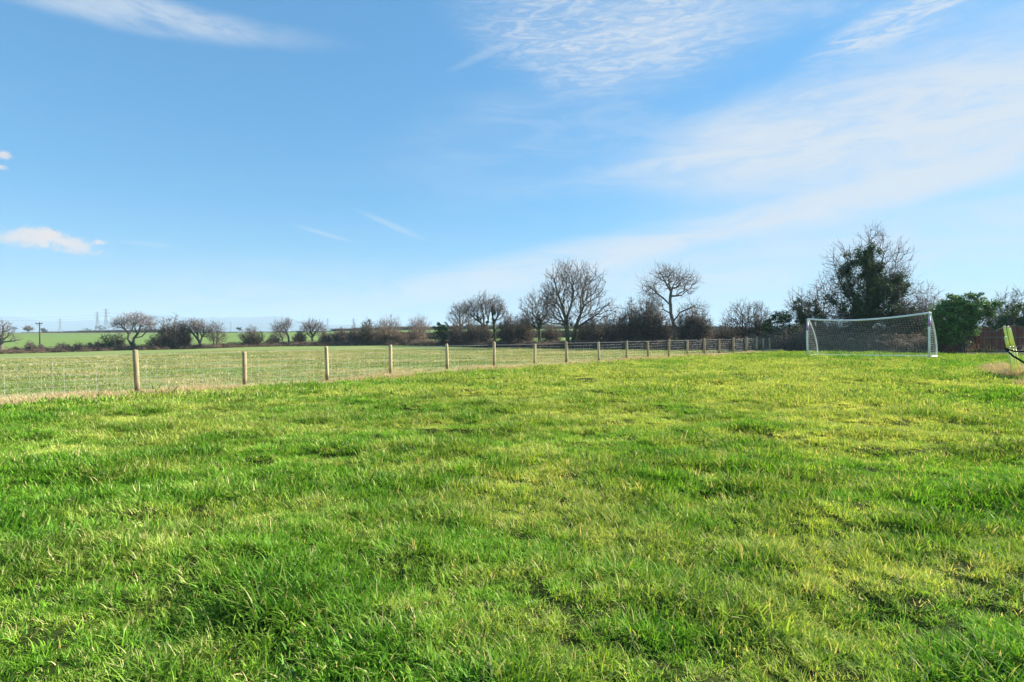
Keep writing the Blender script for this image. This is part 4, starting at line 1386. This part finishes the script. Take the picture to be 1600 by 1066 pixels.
B(985, 59.5, 36, 56, 'tall dark bush midway between the tallest and the twisted tree', seed=93, leaves=1900, leafmat=M_MOSSL, stems=100)
B(1014, 58, 42, 70, 'tall dome-topped bush left of the twisted tree', seed=94, leaves=1500, leafmat=M_MOSSL, stems=110)
B(1040, 57, 30, 44, 'brown bush at the foot of the twisted tree', seed=95, mat=M_TWIG, leaves=500)
B(1074, 54, 36, 54, 'dark bush directly right of the twisted tree trunk', seed=96, leaves=1500, stems=100)
B(1093, 53, 34, 50, 'dense bush at the right end of the tall hedge', seed=97, leaves=1700, stems=100)
B(1117, 51, 34, 20, 'low trimmed piece of hedge left of the tangled hawthorn', seed=98, mat=M_BRAM, leaves=600)
B(1140, 50, 40, 34, 'bushy undergrowth at the left foot of the tangled hawthorn', seed=99, leaves=900)
B(1190, 47.5, 36, 40, 'bush at the right foot of the tangled hawthorn', seed=100, leaves=900)
B(1310, 43, 50, 60, 'thin pale scrub behind the left half of the goal', seed=101, mat=M_TWIG, leaves=700, group='scrub behind the goal')
B(1420, 43, 50, 74, 'bare brown scrub behind the right half of the goal', seed=102, mat=M_TWIG, leaves=700, group='scrub behind the goal')
B(1448, 44, 44, 92, 'wispy reddish twigs rising over the right goalpost', seed=103, mat=M_TWIGP, group='scrub behind the goal')
B(1576, 47, 70, 78, 'bare twiggy shrub sticking up above the panel fence', seed=104, mat=M_TWIGD, group='scrub behind the goal')
B(1392, 42.6, 54, 52, 'dull low thicket behind the middle of the goal net', seed=108, mat=M_TWIG, leaves=1500, leafmat=M_MOSSL, group='scrub behind the goal')
B(1523, 41.6, 26, 34, 'dark low bush filling the corner beside the brown panel fence', seed=109, mat=M_TWIGD, leaves=2200, leafmat=M_IVY, leafsz=.09, group='scrub behind the goal')
B(1262, 43.2, 44, 32, 'pale dry scrub left of the goal', seed=105, mat=M_DRY, group='scrub behind the goal')
B(1470, 40, 46, 30, 'dry brambles under the evergreen bush', seed=106, mat=M_DRY, group='scrub behind the goal')
B(1488, 40.6, 28, 30, 'dark tangled stems under the right of the evergreen bush', seed=107, mat=M_TWIGD, leaves=900, group='scrub behind the goal')
# little shrubs along the left hedge
for px, d, w_, h_, lab, mt in ((23, 74.5, 12, 8, 'tiny dark clipped bush near the left edge', M_TWIGD), (48, 75, 18, 16, 'little bare shrub between the tiny dark bush and the pole', M_TWIGD),
                               (63, 75.5, 16, 11, 'small bare shrub just below the wooden pole', M_TWIG), (98, 76.5, 22, 13, 'small low shrub, leftmost of three in the rusty hedge', M_TWIG),
                               (121, 77, 22, 13, 'small low shrub, middle of three in the rusty hedge', M_TWIG), (143, 78, 22, 13, 'small low shrub, rightmost of three in the rusty hedge', M_TWIG)):
    B(px, d, w_, h_, lab, seed=int(px) + 200, mat=mt, stems=34, leaves=1100 if px == 23 else 120, leafmat=M_IVY if px == 23 else M_DULL)

# ------------------------------------------------------------------ undergrowth (stuff)
def bramble(name, rs, n, rad, h, mat, wid=0.012):
    A_ = []; B_ = []
    for i in range(n):
        a_ = rs.random() * 6.283; r_ = rad * math.sqrt(rs.random())
        p = np.array([r_ * math.cos(a_), r_ * math.sin(a_), -0.03])
        hd = rs.random() * 6.283; el = rs.uniform(0.6, 1.5); st = h * rs.uniform(0.2, 0.42)
        for k in range(5):
            q_ = p + st * np.array([math.cos(hd) * math.cos(el), math.sin(hd) * math.cos(el), math.sin(el)])
            A_.append(p); B_.append(q_)
            if rs.random() < 0.6:
                A_.append(q_); B_.append(q_ + rs.normal(0, 0.12, 3))
            p = q_; el -= rs.uniform(0.2, 0.6); hd += rs.normal(0, 0.2)
    V, Fc = seg_tubes(np.array(A_), np.array(B_), wid, wid * .6, 3)
    V[:, 2] = np.maximum(V[:, 2], -0.03)
    me = npmesh(name, V, Fc, 4)
    me.materials.append(mat)
    fattr(me, 'rnd', rs.random(len(V)))
    return me
rs0 = np.random.default_rng(77)
vb1 = [bramble('bramble%d' % i, rs0, 26, 0.5, 0.75, M_BRAM, 0.013) for i in range(4)]
vb1 += [bramble('bramble_dark%d' % i, rs0, 26, 0.5, 0.75, M_TWIGD, 0.013) for i in range(1)]
def hedge_pts(pxa, pxb, n, off, sd):
    P2 = np.array([(p[0], p[1]) for p in HP]); pxs = np.array([h[0] for h in HEDGE])
    a_ = rng.uniform(pxa, pxb, n)
    o = np.argsort(pxs)
    xx = np.interp(a_, pxs[o], P2[o, 0]); yy = np.interp(a_, pxs[o], P2[o, 1])
    yy = yy + off + rng.normal(0, sd, n); xx = xx + rng.normal(0, 0.3, n)
    return xx, yy, a_
x, y, a_ = hedge_pts(-80, 1235, 3400, -0.1, 0.8)
hk = np.where(a_ < 560, 0.7, 0.85) * rng.uniform(0.6, 1.35, len(x))
gn_scatter('brambles', np.stack([x, y, hz(x, y)], 1), hk, rng.random(len(x)) * 6.28, 0.1, rng.random(len(x)), vb1,
           'rusty brown brambles along the foot of the far hedge', 'brambles', 8)
vb2 = [bramble('stalks%d' % i, rs0, 34, 0.4, 0.7, M_DRY, 0.009) for i in range(3)] + [bramble('stalks_b%d' % i, rs0, 34, 0.4, 0.7, M_BRAM, 0.009) for i in range(2)]
x, y, a_ = hedge_pts(1200, 1512, 640, 0.6, 0.5)
gn_scatter('brambles', np.stack([x, y, hz(x, y)], 1), rng.uniform(0.7, 1.9, len(x)) * np.where(a_ > 1440, 0.62, 1.0), rng.random(len(x)) * 6.28, 0.1, rng.random(len(x)), vb2,
           'pale dry brambles and dead stalks behind the goal', 'brambles', 9)
# long dry grass at the hedge foot
vdg = [blade_clump('dry_tuft%d' % i, rng, 60, 0.22, 0.12, 0.42, 0.014, 3, 0.5, M_STRAW, 0.8) for i in range(4)]
x, y, a_ = hedge_pts(-60, 1540, 2600, -1.0, 0.35)
k = rng.random(len(x)) < np.where(a_ < 640, 0.9, np.where(a_ > 1190, 0.6, 0.25))
x, y = x[k], y[k]
gn_scatter('dead_grass', np.stack([x, y, hz(x, y)], 1), rng.uniform(0.5, 1.2, len(x)), rng.random(len(x)) * 6.28, 0.15, rng.random(len(x)), vdg,
           'dry bleached grass fringing the foot of the hedge', 'dead grass', 10)
# heap of cut dead grass on the right
n_ = 2600
t_ = rng.random(n_); o_ = rng.random(n_) ** 1.2 * (1.5 + 1.0 * t_)
x = 13.7 + 4.6 * t_ + o_ * 0.8 + rng.normal(0, .12, n_); y = 15.1 + 7.0 * t_ - o_ * 0.35 + rng.normal(0, .15, n_)
r_ = np.clip(1 - o_ / 1.2, 0, 1)
keep = vnoise(x * 1.1, y * 0.8, 61) > 0.38
x, y, r_ = x[keep], y[keep], r_[keep]
gn_scatter('dead_grass', np.stack([x, y, hz(x, y) + 0.03 + 0.12 * (1 - r_ ** 2)], 1), rng.uniform(0.5, 1.1, len(x)), rng.random(len(x)) * 6.28, 0.3,
           np.clip(rng.normal(.45, .25, len(x)), 0, 1), vs_, 'heap of dead grass round the feet of the yellow poles', 'dead grass', 11)

# ------------------------------------------------------------------ yellow poles and black frame (right edge)
def pole(tx, ty, bx_, by_, d, label, collar=0.42, r0=0.042, r1=0.036, dd=0.0):
    s = d / F
    b = Vector(((bx_ - 800) * s, d, 0)); b.z = fz(b.x, b.y)
    t = Vector(((tx - 800) * s, d + dd, CAMH - (ty - HY) * s))
    root = empty('training_pole', b)
    tag(root, label, 'pole', 'fluorescent yellow poles at the right edge')
    v = t - b; b0 = Vector((0, 0, -.08))
    m = v * (1 - collar)
    link('lower_tube', pymesh('lower_tube', [sweep([b0, m], r1, 10)], True), M_FLUO, root)
    link('upper_tube', pymesh('upper_tube', [sweep([m, v * 0.985, v], [r0, r0, r0 * .6], 10)], True), M_FLUO, root)
    link('collar', pymesh('collar', [sweep([m - v.normalized() * .05, m + v.normalized() * .05], r0 * 1.25, 10)], True), M_COLLAR, root)
    link('end_cap', pymesh('end_cap', [sweep([v * .99, v + v.normalized() * .03], [r0 * 1.08, r0 * .7], 10)], True), M_COLLAR, root)
pole(1569, 511, 1588, 589, 18.4, 'leftmost tall leaning fluorescent yellow pole with a pale cap', r0=.035, r1=.032)
pole(1571, 527.5, 1585.5, 588.5, 18.2, 'shorter yellow pole against the leftmost tall one', collar=.3, r0=.032, r1=.030)
pole(1579, 511, 1591.5, 584, 18.7, 'middle tall fluorescent yellow pole with a pale collar', dd=.1, r0=.035, r1=.032)
pole(1583.8, 514, 1598, 581, 18.9, 'rightmost tall fluorescent yellow pole by the edge of the view', dd=.15, r0=.035, r1=.032)

def frame():
    d = 17.3; s = d / F
    def Q(px, py, dd=0):
        return Vector(((px - 800) * (d + dd) / F, d + dd, CAMH - (py - HY) * (d + dd) / F))
    apex = Q(1571, 545)
    foot = Q(1640, 606, .2); foot.z = fz(foot.x, foot.y)
    root = empty('rebound_net', Vector((foot.x, foot.y, foot.z)))
    tag(root, 'black tubular frame holding taut grey netting, jutting in at the right edge', 'frame')
    o = root.location
    f2 = Q(1650, 600, 1.3); f2.z = fz(f2.x, f2.y)
    apex2 = Q(1592, 541, 1.2)
    link('leg', pymesh('leg', [sweep([apex - o, Q(1583, 556) - o, foot - o], 0.028, 8)], True), M_BLACK, root)
    link('leg', pymesh('leg', [sweep([Q(1640, 548, 1.2) - o, f2 - o], 0.022, 8)], True), M_BLACK, root)
    link('top_rail', pymesh('top_rail', [sweep([apex - o, Q(1585, 549) - o, Q(1600, 549) - o, Q(1645, 552) - o], 0.026, 8)], True), M_BLACK, root)
    link('back_rail', pymesh('back_rail', [sweep([apex - o, Q(1592, 541, .9) - o, Q(1640, 534, 1.0) - o], 0.010, 6)], True), M_BLACK, root)
    # sheet
    a_, b_, c_, e_ = Q(1595, 547.5) - o, Q(1644, 550.5) - o, Q(1640, 536, 1.0) - o, Q(1599, 541.5, .95) - o
    up = Vector((0, 0, .006))
    V = [a_, b_, c_, e_, a_ - up, b_ - up, c_ - up, e_ - up]
    link('netting_sheet', pymesh('netting_sheet', [(V, [(0, 1, 2, 3), (7, 6, 5, 4), (0, 4, 5, 1), (1, 5, 6, 2), (2, 6, 7, 3), (3, 7, 4, 0)])]), M_GMESH, root)
frame()
# a dry weed stalk in the lawn
def weed():
    s = 21.5 / F; b = Vector(((1553 - 800) * s, 21.5, 0)); b.z = fz(b.x, b.y)
    root = empty('weed', b); tag(root, 'single dry leaning weed stalk in the lawn left of the yellow poles', 'weed')
    link('stalk', pymesh('stalk', [sweep([(0.02, 0, -.02), (-.03, 0, .18), (-.11, 0, .36)], [.008, .006, .003], 5), sweep([(-.03, 0, .18), (0.03, 0, .27)], [.004, .002], 4)]), M_TWIGD, root)
weed()

# ------------------------------------------------------------------ brown panel fence
def panel_fence():
    d = 40.0; s = d / F
    x0 = (1531 - 800) * s
    z0 = fz(x0, d)
    root = empty('panel_fence', (x0, d, z0), R(-4))
    tag(root, 'dark brown closeboard garden fence with arched top and pale rails at the right edge', 'fence')
    def top(u):     # u metres along; arches of 2.5 m
        a_ = 2.55
        k = (u - 2.35) / a_
        f_ = k - math.floor(k + 0.5)
        return 1.45 + 0.36 * max(0.0, math.cos(f_ * math.pi)) ** 0.8
    def topz(u):
        return top(u)
    bw = 0.105
    n = 66
    for i in range(n):
        u0 = i * bw; h_ = topz(u0 + bw / 2)
        off = 0.0 if i % 2 else 0.019
        o = link('board', pymesh('board', [box(0, bw + (0.010 if i % 2 else -0.004), off, off + 0.016, 0.14, h_)]), M_BOARD, root, (u0, 0, 0))
    nm = [('rail', (0.0, 2.5), 1.02), ('rail', (2.6, 5.1), 1.02), ('rail', (5.2, 6.9), 1.02), ('rail', (0.0, 1.28), 1.42)]
    for nme, (a_, b_), z_ in nm:
        link(nme, pymesh(nme, [box(a_, b_, -0.045, -0.002, z_ - .035, z_ + .035)]), M_RAIL, root)
    # arched capping
    for k, (a_, b_) in enumerate(((0.1, 2.35), (2.35, 4.9), (4.9, 6.9))):
        pts = [(a_ + (b_ - a_) * i / 14) for i in range(15)]
        V = []; Fs = []
        for u in pts:
            z_ = topz(u)
            V += [(u, -.03, z_), (u, .045, z_), (u, .045, z_ + .035), (u, -.03, z_ + .035)]
        for i in range(14):
            for j in range(4):
                j2 = (j + 1) % 4
                Fs.append((i * 4 + j, i * 4 + j2, i * 4 + 4 + j2, i * 4 + 4 + j))
        Fs += [(3, 2, 1, 0), tuple(56 + j for j in range(4))]
        link('capping', pymesh('capping', [(V, Fs)]), M_RAIL, root)
    link('gravel_board', pymesh('gravel_board', [box(0, 6.9, -.012, .02, -.05, .135)]), M_RAIL, root)
    for u in (-.1, 2.35 + .0, 4.9):
        o = link('fence_post', pymesh('fence_post', [box(-.05, .05, .05, .15, -.2, (1.5 if u < 0 else 1.84)), ([(-.06, .04, 1.86), (.06, .04, 1.86), (.06, .16, 1.86), (-.06, .16, 1.86), (0, .1, 1.93)] if u > 0 else [(-.06, .04, 1.5), (.06, .04, 1.5), (.06, .16, 1.5), (-.06, .16, 1.5), (0, .1, 1.56)],
                 [(3, 2, 1, 0), (0, 1, 4), (1, 2, 4), (2, 3, 4), (3, 0, 4)])]), M_RAIL if u > 0 else M_BOARD, root, (u, 0, 0))
panel_fence()

# ------------------------------------------------------------------ the far distance
def far_tree(px, d, wpx, hpx, label, group, seed, lean=0, name='tree', bare=False, cat='tree', basepy=None):
    rs = np.random.default_rng(seed)
    s = d / F; x_ = (px - 800) * s
    z_ = fz(x_, d) if basepy is None else CAMH - (basepy - HY) * s
    H = hpx * s; W = wpx * s
    root = empty(name, (x_, d, z_)); tag(root, label, cat, group)
    A_ = [np.array([0, 0, -.3])]; B_ = [np.array([lean * W * .3, 0, H * .45])]
    top = B_[0]
    for i in range(46 if bare else 10):
        v = rs.normal(0, 1, 3); v[2] = abs(v[2]) * .8 + .1; v /= np.linalg.norm(v)
        m = top + v * np.array([W * .28, W * .25, H * .3])
        A_.append(top * rs.uniform(.6, 1)); B_.append(m)
        if bare:
            for j in range(5):
                A_.append(m); B_.append(m + rs.normal(0, 1, 3) * np.array([W * .12, W * .1, H * .11]) + np.array([0, 0, H * .05]))
    w0 = max(.05, H * .035)
    V, Fc = seg_tubes(A_, B_, [w0] + [w0 * .45] * (len(A_) - 1), [w0 * .7] + [w0 * .25] * (len(A_) - 1), 5)
    link('trunk', npmesh('trunk', V, Fc, 4), M_TWIGD, root)
    if not bare:
        k = 26
        v = rs.normal(0, 1, (k, 3)); v /= np.linalg.norm(v, axis=1, keepdims=True)
        cc = np.array([lean * W * .25, 0, H * .6]) + v * (rs.random(k) ** .4)[:, None] * np.array([W * .42, W * .38, H * .32])
        cc[:, 2] += lean * (cc[:, 0]) * .12
        n = 1500
        w_ = rs.integers(0, k, n); vv = rs.normal(0, 1, (n, 3)); vv /= np.linalg.norm(vv, axis=1, keepdims=True)
        p = cc[w_] + vv * (H * .13 * rs.random(n) ** .4)[:, None]
        link('crown', leaf_mesh(rs, p, H * .055), M_FARL, root)
    return root
GR = 'trees on the far ridge'
far_tree(377, 348, 12, 9, 'lone dark windswept tree on the ridge above the green field', GR, 1, -1)
far_tree(72, 348, 13, 11, 'dark windswept tree on the ridge just right of the wooden pole', GR, 2, -1)
far_tree(44, 340, 18, 16, 'small bare tree on the ridge left of the wooden pole', GR, 3, 0, bare=True)
far_tree(22, 700, 16, 6, 'faint tree clump on the horizon near the left edge', 'hazy tree clumps on the plain', 4, basepy=517)
far_tree(137, 1150, 22, 6, 'low hazy tree clump left of the first big pylon', 'hazy tree clumps on the plain', 5, basepy=518)
far_tree(157, 1100, 18, 11, 'domed hazy tree clump between the two big pylons', 'hazy tree clumps on the plain', 6, basepy=519)

# dark hedge along the ridge: stuff
vr = []
for i in range(4):
    me = leaf_mesh(rs0, rs0.normal(0, 1, (420, 3)) * np.array([1.6, .6, .42]) + np.array([0, 0, .75]), 0.32)
    me.materials.append(M_DULL if i % 2 else M_FARL)
    vr.append(me)
a_ = rng.uniform(-250, 1180, 1500)
dd = 352 + rng.normal(0, 1.5, len(a_))
x = (a_ - 800) / F * dd
sc = np.where(a_ < 260, 1.0, np.where(a_ < 520, 0.28, 0.9)) * rng.uniform(0.6, 1.3, len(a_))
gn_scatter('ridge_hedge', np.stack([x, dd, hz(x, dd)], 1), sc, rng.normal(0, .2, len(x)), 0.02, rng.random(len(x)), vr,
           'dark hedge line along the top of the far green field', 'hedge', 12)
# scattered mid-distance hedges behind the gaps
a_ = np.concatenate([rng.uniform(540, 1250, 900), rng.uniform(1080, 1700, 500)])
dd = np.concatenate([150 + 0.05 * (a_[:900] - 540) + rng.normal(0, 1, 900), 118 + rng.normal(0, 1, 500)])
x = (a_ - 800) / F * dd
gn_scatter('field_hedge', np.stack([x, dd, hz(x, dd)], 1), rng.uniform(.7, 1.2, len(x)), rng.normal(0, .2, len(x)), 0.02, rng.random(len(x)), vr,
           'low brown field hedge seen through gaps in the near trees', 'hedge', 13)

# wooden utility pole
def utility_pole():
    d = 120; s = d / F; px = 62
    x_ = (px - 800) * s; z_ = fz(x_, d)
    H = (536 - 502) * s
    root = empty('utility_pole', (x_, d, z_)); tag(root, 'dark wooden electricity pole with a crossarm standing in the green field', 'utility pole')
    H = CAMH - (503 - HY) * s - z_
    link('pole_shaft', pymesh('pole_shaft', [sweep([(0, 0, -.5), (0, 0, H)], [.14, .10], 10)], True), M_POLEW, root)
    link('crossarm', pymesh('crossarm', [box(-.7, .7, -.19, -.07, H - .45, H - .3)]), M_POLEW, root)
    for u in (-.62, 0, .62):
        link('insulator', pymesh('insulator', [sweep([(u, -.13, H - .3), (u, -.13, H - .22), (u, -.13, H - .05)], [.05, .09, .05], 8)], True), M_STEEL, root)
    link('crossarm_brace', pymesh('crossarm_brace', [sweep([(-.6, -.13, H - .42), (0, -.14, H - 1.0)], .03, 4), sweep([(.6, -.13, H - .42), (0, -.14, H - 1.0)], .03, 4)]), M_STEEL, root)
utility_pole()

def pylon(px, d, hpx, label, basepy=517.5, thick=0.34, rz=0.3):
    s = d / F; H = hpx * s
    root = empty('electricity_pylon', ((px - 800) * s, d, CAMH - (basepy - HY) * s), rz)
    tag(root, label, 'pylon', 'steel lattice pylons on the horizon')
    def wd(z): # half width
        t = z / H
        if t < .62: return H * (.085 * (1 - t / .62) + .028 * (t / .62))
        return H * (.028 * (1 - (t - .62) / .38) + .008 * ((t - .62) / .38))
    Z = [0, .14, .27, .39, .5, .62, .72, .82, .91, 1.0]
    A_ = []; B_ = []
    legs = [(-1, -1), (1, -1), (1, 1), (-1, 1)]
    for (lx, ly) in legs:
        for i in range(len(Z) - 1):
            a_, b_ = wd(Z[i] * H), wd(Z[i + 1] * H)
            A_.append((lx * a_, ly * a_, Z[i] * H)); B_.append((lx * b_, ly * b_, Z[i + 1] * H))
    V, Fc = seg_tubes(A_, B_, thick, thick * .9, 4)
    link('legs', npmesh('legs', V, Fc, 4), M_STEEL, root)
    A_ = []; B_ = []
    for k in range(4):
        p, q_ = legs[k], legs[(k + 1) % 4]
        for i in range(len(Z) - 1):
            a_, b_ = wd(Z[i] * H), wd(Z[i + 1] * H)
            A_ += [(p[0] * a_, p[1] * a_, Z[i] * H), (q_[0] * a_, q_[1] * a_, Z[i] * H)]
            B_ += [(q_[0] * b_, q_[1] * b_, Z[i + 1] * H), (p[0] * b_, p[1] * b_, Z[i + 1] * H)]
    V, Fc = seg_tubes(A_, B_, thick * .5, thick * .5, 4)
    link('bracing', npmesh('bracing', V, Fc, 4), M_STEEL, root)
    for z_, L_ in ((.66, .15), (.79, .19), (.92, .13)):
        A_ = []; B_ = []
        c = wd(z_ * H)
        for sg in (-1, 1):
            for yy in (-1, 1):
                A_ += [(sg * c, yy * c, z_ * H), (sg * c, yy * c, (z_ + .035) * H)]
                B_ += [(sg * L_ * H, 0, z_ * H), (sg * L_ * H, 0, z_ * H)]
        V, Fc = seg_tubes(A_, B_, thick * .6, thick * .5, 4)
        link('crossarm', npmesh('crossarm', V, Fc, 4), M_STEEL, root)
    return root, H
pylon(152.5, 1250, 30.5, 'steel pylon on the horizon, left one of the close pair', rz=1.1)
pylon(166, 1200, 36, 'tallest steel pylon, right one of the close pair', rz=1.15, basepy=518)
pylon(94, 1700, 20, 'faint distant pylon left of the close pair', thick=.42, rz=1.0)
pylon(512, 1750, 20, 'faint distant pylon above the low hedge, left of another', thick=.42)
pylon(552.5, 1600, 20, 'faint distant pylon, rightmost of all on the horizon', thick=.42)
# thin mast
def mast():
    d = 900; s = d / F
    root = empty('radio_mast', ((361 - 800) * s, d, CAMH - (519 - HY) * s))
    tag(root, 'thin dark mast on the horizon left of the lone windswept tree', 'mast')
    H = 15.5 * s
    link('mast_shaft', pymesh('mast_shaft', [sweep([(0, 0, 0), (0, 0, H)], [.55, .3], 6)]), M_STEEL, root)
    link('aerial', pymesh('aerial', [sweep([(0, 0, H * .85), (0, 0, H * 1.08)], [.25, .12], 6), box(-.7, .7, -.3, .3, H * .8, H * .84)]), M_STEEL, root)
mast()
# cables
def cable(p0, p1, sag, label):
    n = 30
    pts = []
    for i in range(n + 1):
        t = i / n
        p = Vector(p0).lerp(Vector(p1), t); p.z -= sag * 4 * t * (1 - t)
        pts.append(p)
    o = link('power_cable', pymesh('power_cable', [sweep(pts, 0.16, 4)]), M_STEEL)
    tag(o, label, 'cable', 'power lines on the horizon')
cable(P(152, 493, 1250), P(-300, 485, 1150), 10, 'upper power line running left from the close pair of pylons')
cable(P(152, 497, 1250), P(-300, 490, 1150), 10, 'lower power line running left from the close pair of pylons')
cable(P(166, 488, 1200), P(512, 503, 1750), 16, 'upper power line running right from the tallest pylon')
cable(P(166, 494, 1200), P(512, 506, 1750), 16, 'lower power line running right from the tallest pylon')

# hills
def hills(name, prof, d, depth):
    px = np.array([p[0] for p in prof], float); py = np.array([p[1] for p in prof], float)
    X_ = np.linspace(px[0], px[-1], 260)
    s = d / F
    base = np.interp(X_, px, py)
    hgt = np.maximum(0, (519 - base)) * s + 3
    hgt = hgt * (1 + 0.05 * fbm(X_ * .05, X_ * 0, 5, 4) * 2)
    rows = [-1.0, -.7, -.45, -.2, 0, .3, 1.0]
    kk = [0, .28, .6, .88, 1, .8, 0]
    V = []
    for r_, k_ in zip(rows, kk):
        yy = d + r_ * depth * (1)
        bump = 1 + 0.14 * fbm(X_ * .04, X_ * 0 + r_ * 3, 8, 4) * (1 - abs(r_)) * 2 * (k_ < 1)
        V.append(np.stack([(X_ - 800) * s, np.full(len(X_), yy), CAMH - 30 + (hgt + 26) * k_ * bump], 1))
    V = np.concatenate(V); nx_ = len(X_)
    i, j = np.meshgrid(np.arange(len(rows) - 1), np.arange(nx_ - 1), indexing='ij')
    q = np.stack([i * nx_ + j, i * nx_ + j + 1, (i + 1) * nx_ + j + 1, (i + 1) * nx_ + j], -1).reshape(-1, 4)
    tag(link(name, npmesh(name, V, q, 4, True), M_HILL), kind='structure')
hills('hills', [(-900, 512), (-500, 500), (-200, 503), (0, 497), (25, 498), (60, 505), (110, 504), (150, 503), (180, 504), (220, 503), (242, 497), (262, 495), (280, 497), (315, 500), (335, 497),
                (345, 500), (360, 499), (365, 498), (395, 499), (430, 497), (447, 498), (462, 503), (480, 506), (500, 510), (530, 511), (560, 510), (620, 513), (700, 516)], 6000, 900)
hills('hills', [(520, 519), (560, 517), (600, 513), (640, 511.5), (680, 512), (720, 511), (780, 509), (850, 510), (950, 508), (1050, 512), (1120, 516), (1300, 515), (1800, 510), (2600, 512)], 900, 200)

# haze: one box of thin air
HB = 9000.0
V, Fs = box(-HB, HB, -HB, HB, -40, 150)
hm = D.materials.new('haze_air'); hm.use_nodes = True
ht = NT(hm.node_tree); ht.n.clear()
ho = ht.new('ShaderNodeOutputMaterial')
hv = ht.new('ShaderNodeVolumePrincipled')
hv.inputs['Color'].default_value = rgb(0.62, 0.84, 1.0)
hv.inputs['Density'].default_value = 0.00025
ht.l.new(hv.outputs[0], ho.inputs['Volume'])
hz_o = link('haze', pymesh('haze', [(V, Fs)]), hm)
tag(hz_o, kind='stuff')
print('objects', len(scene.objects))
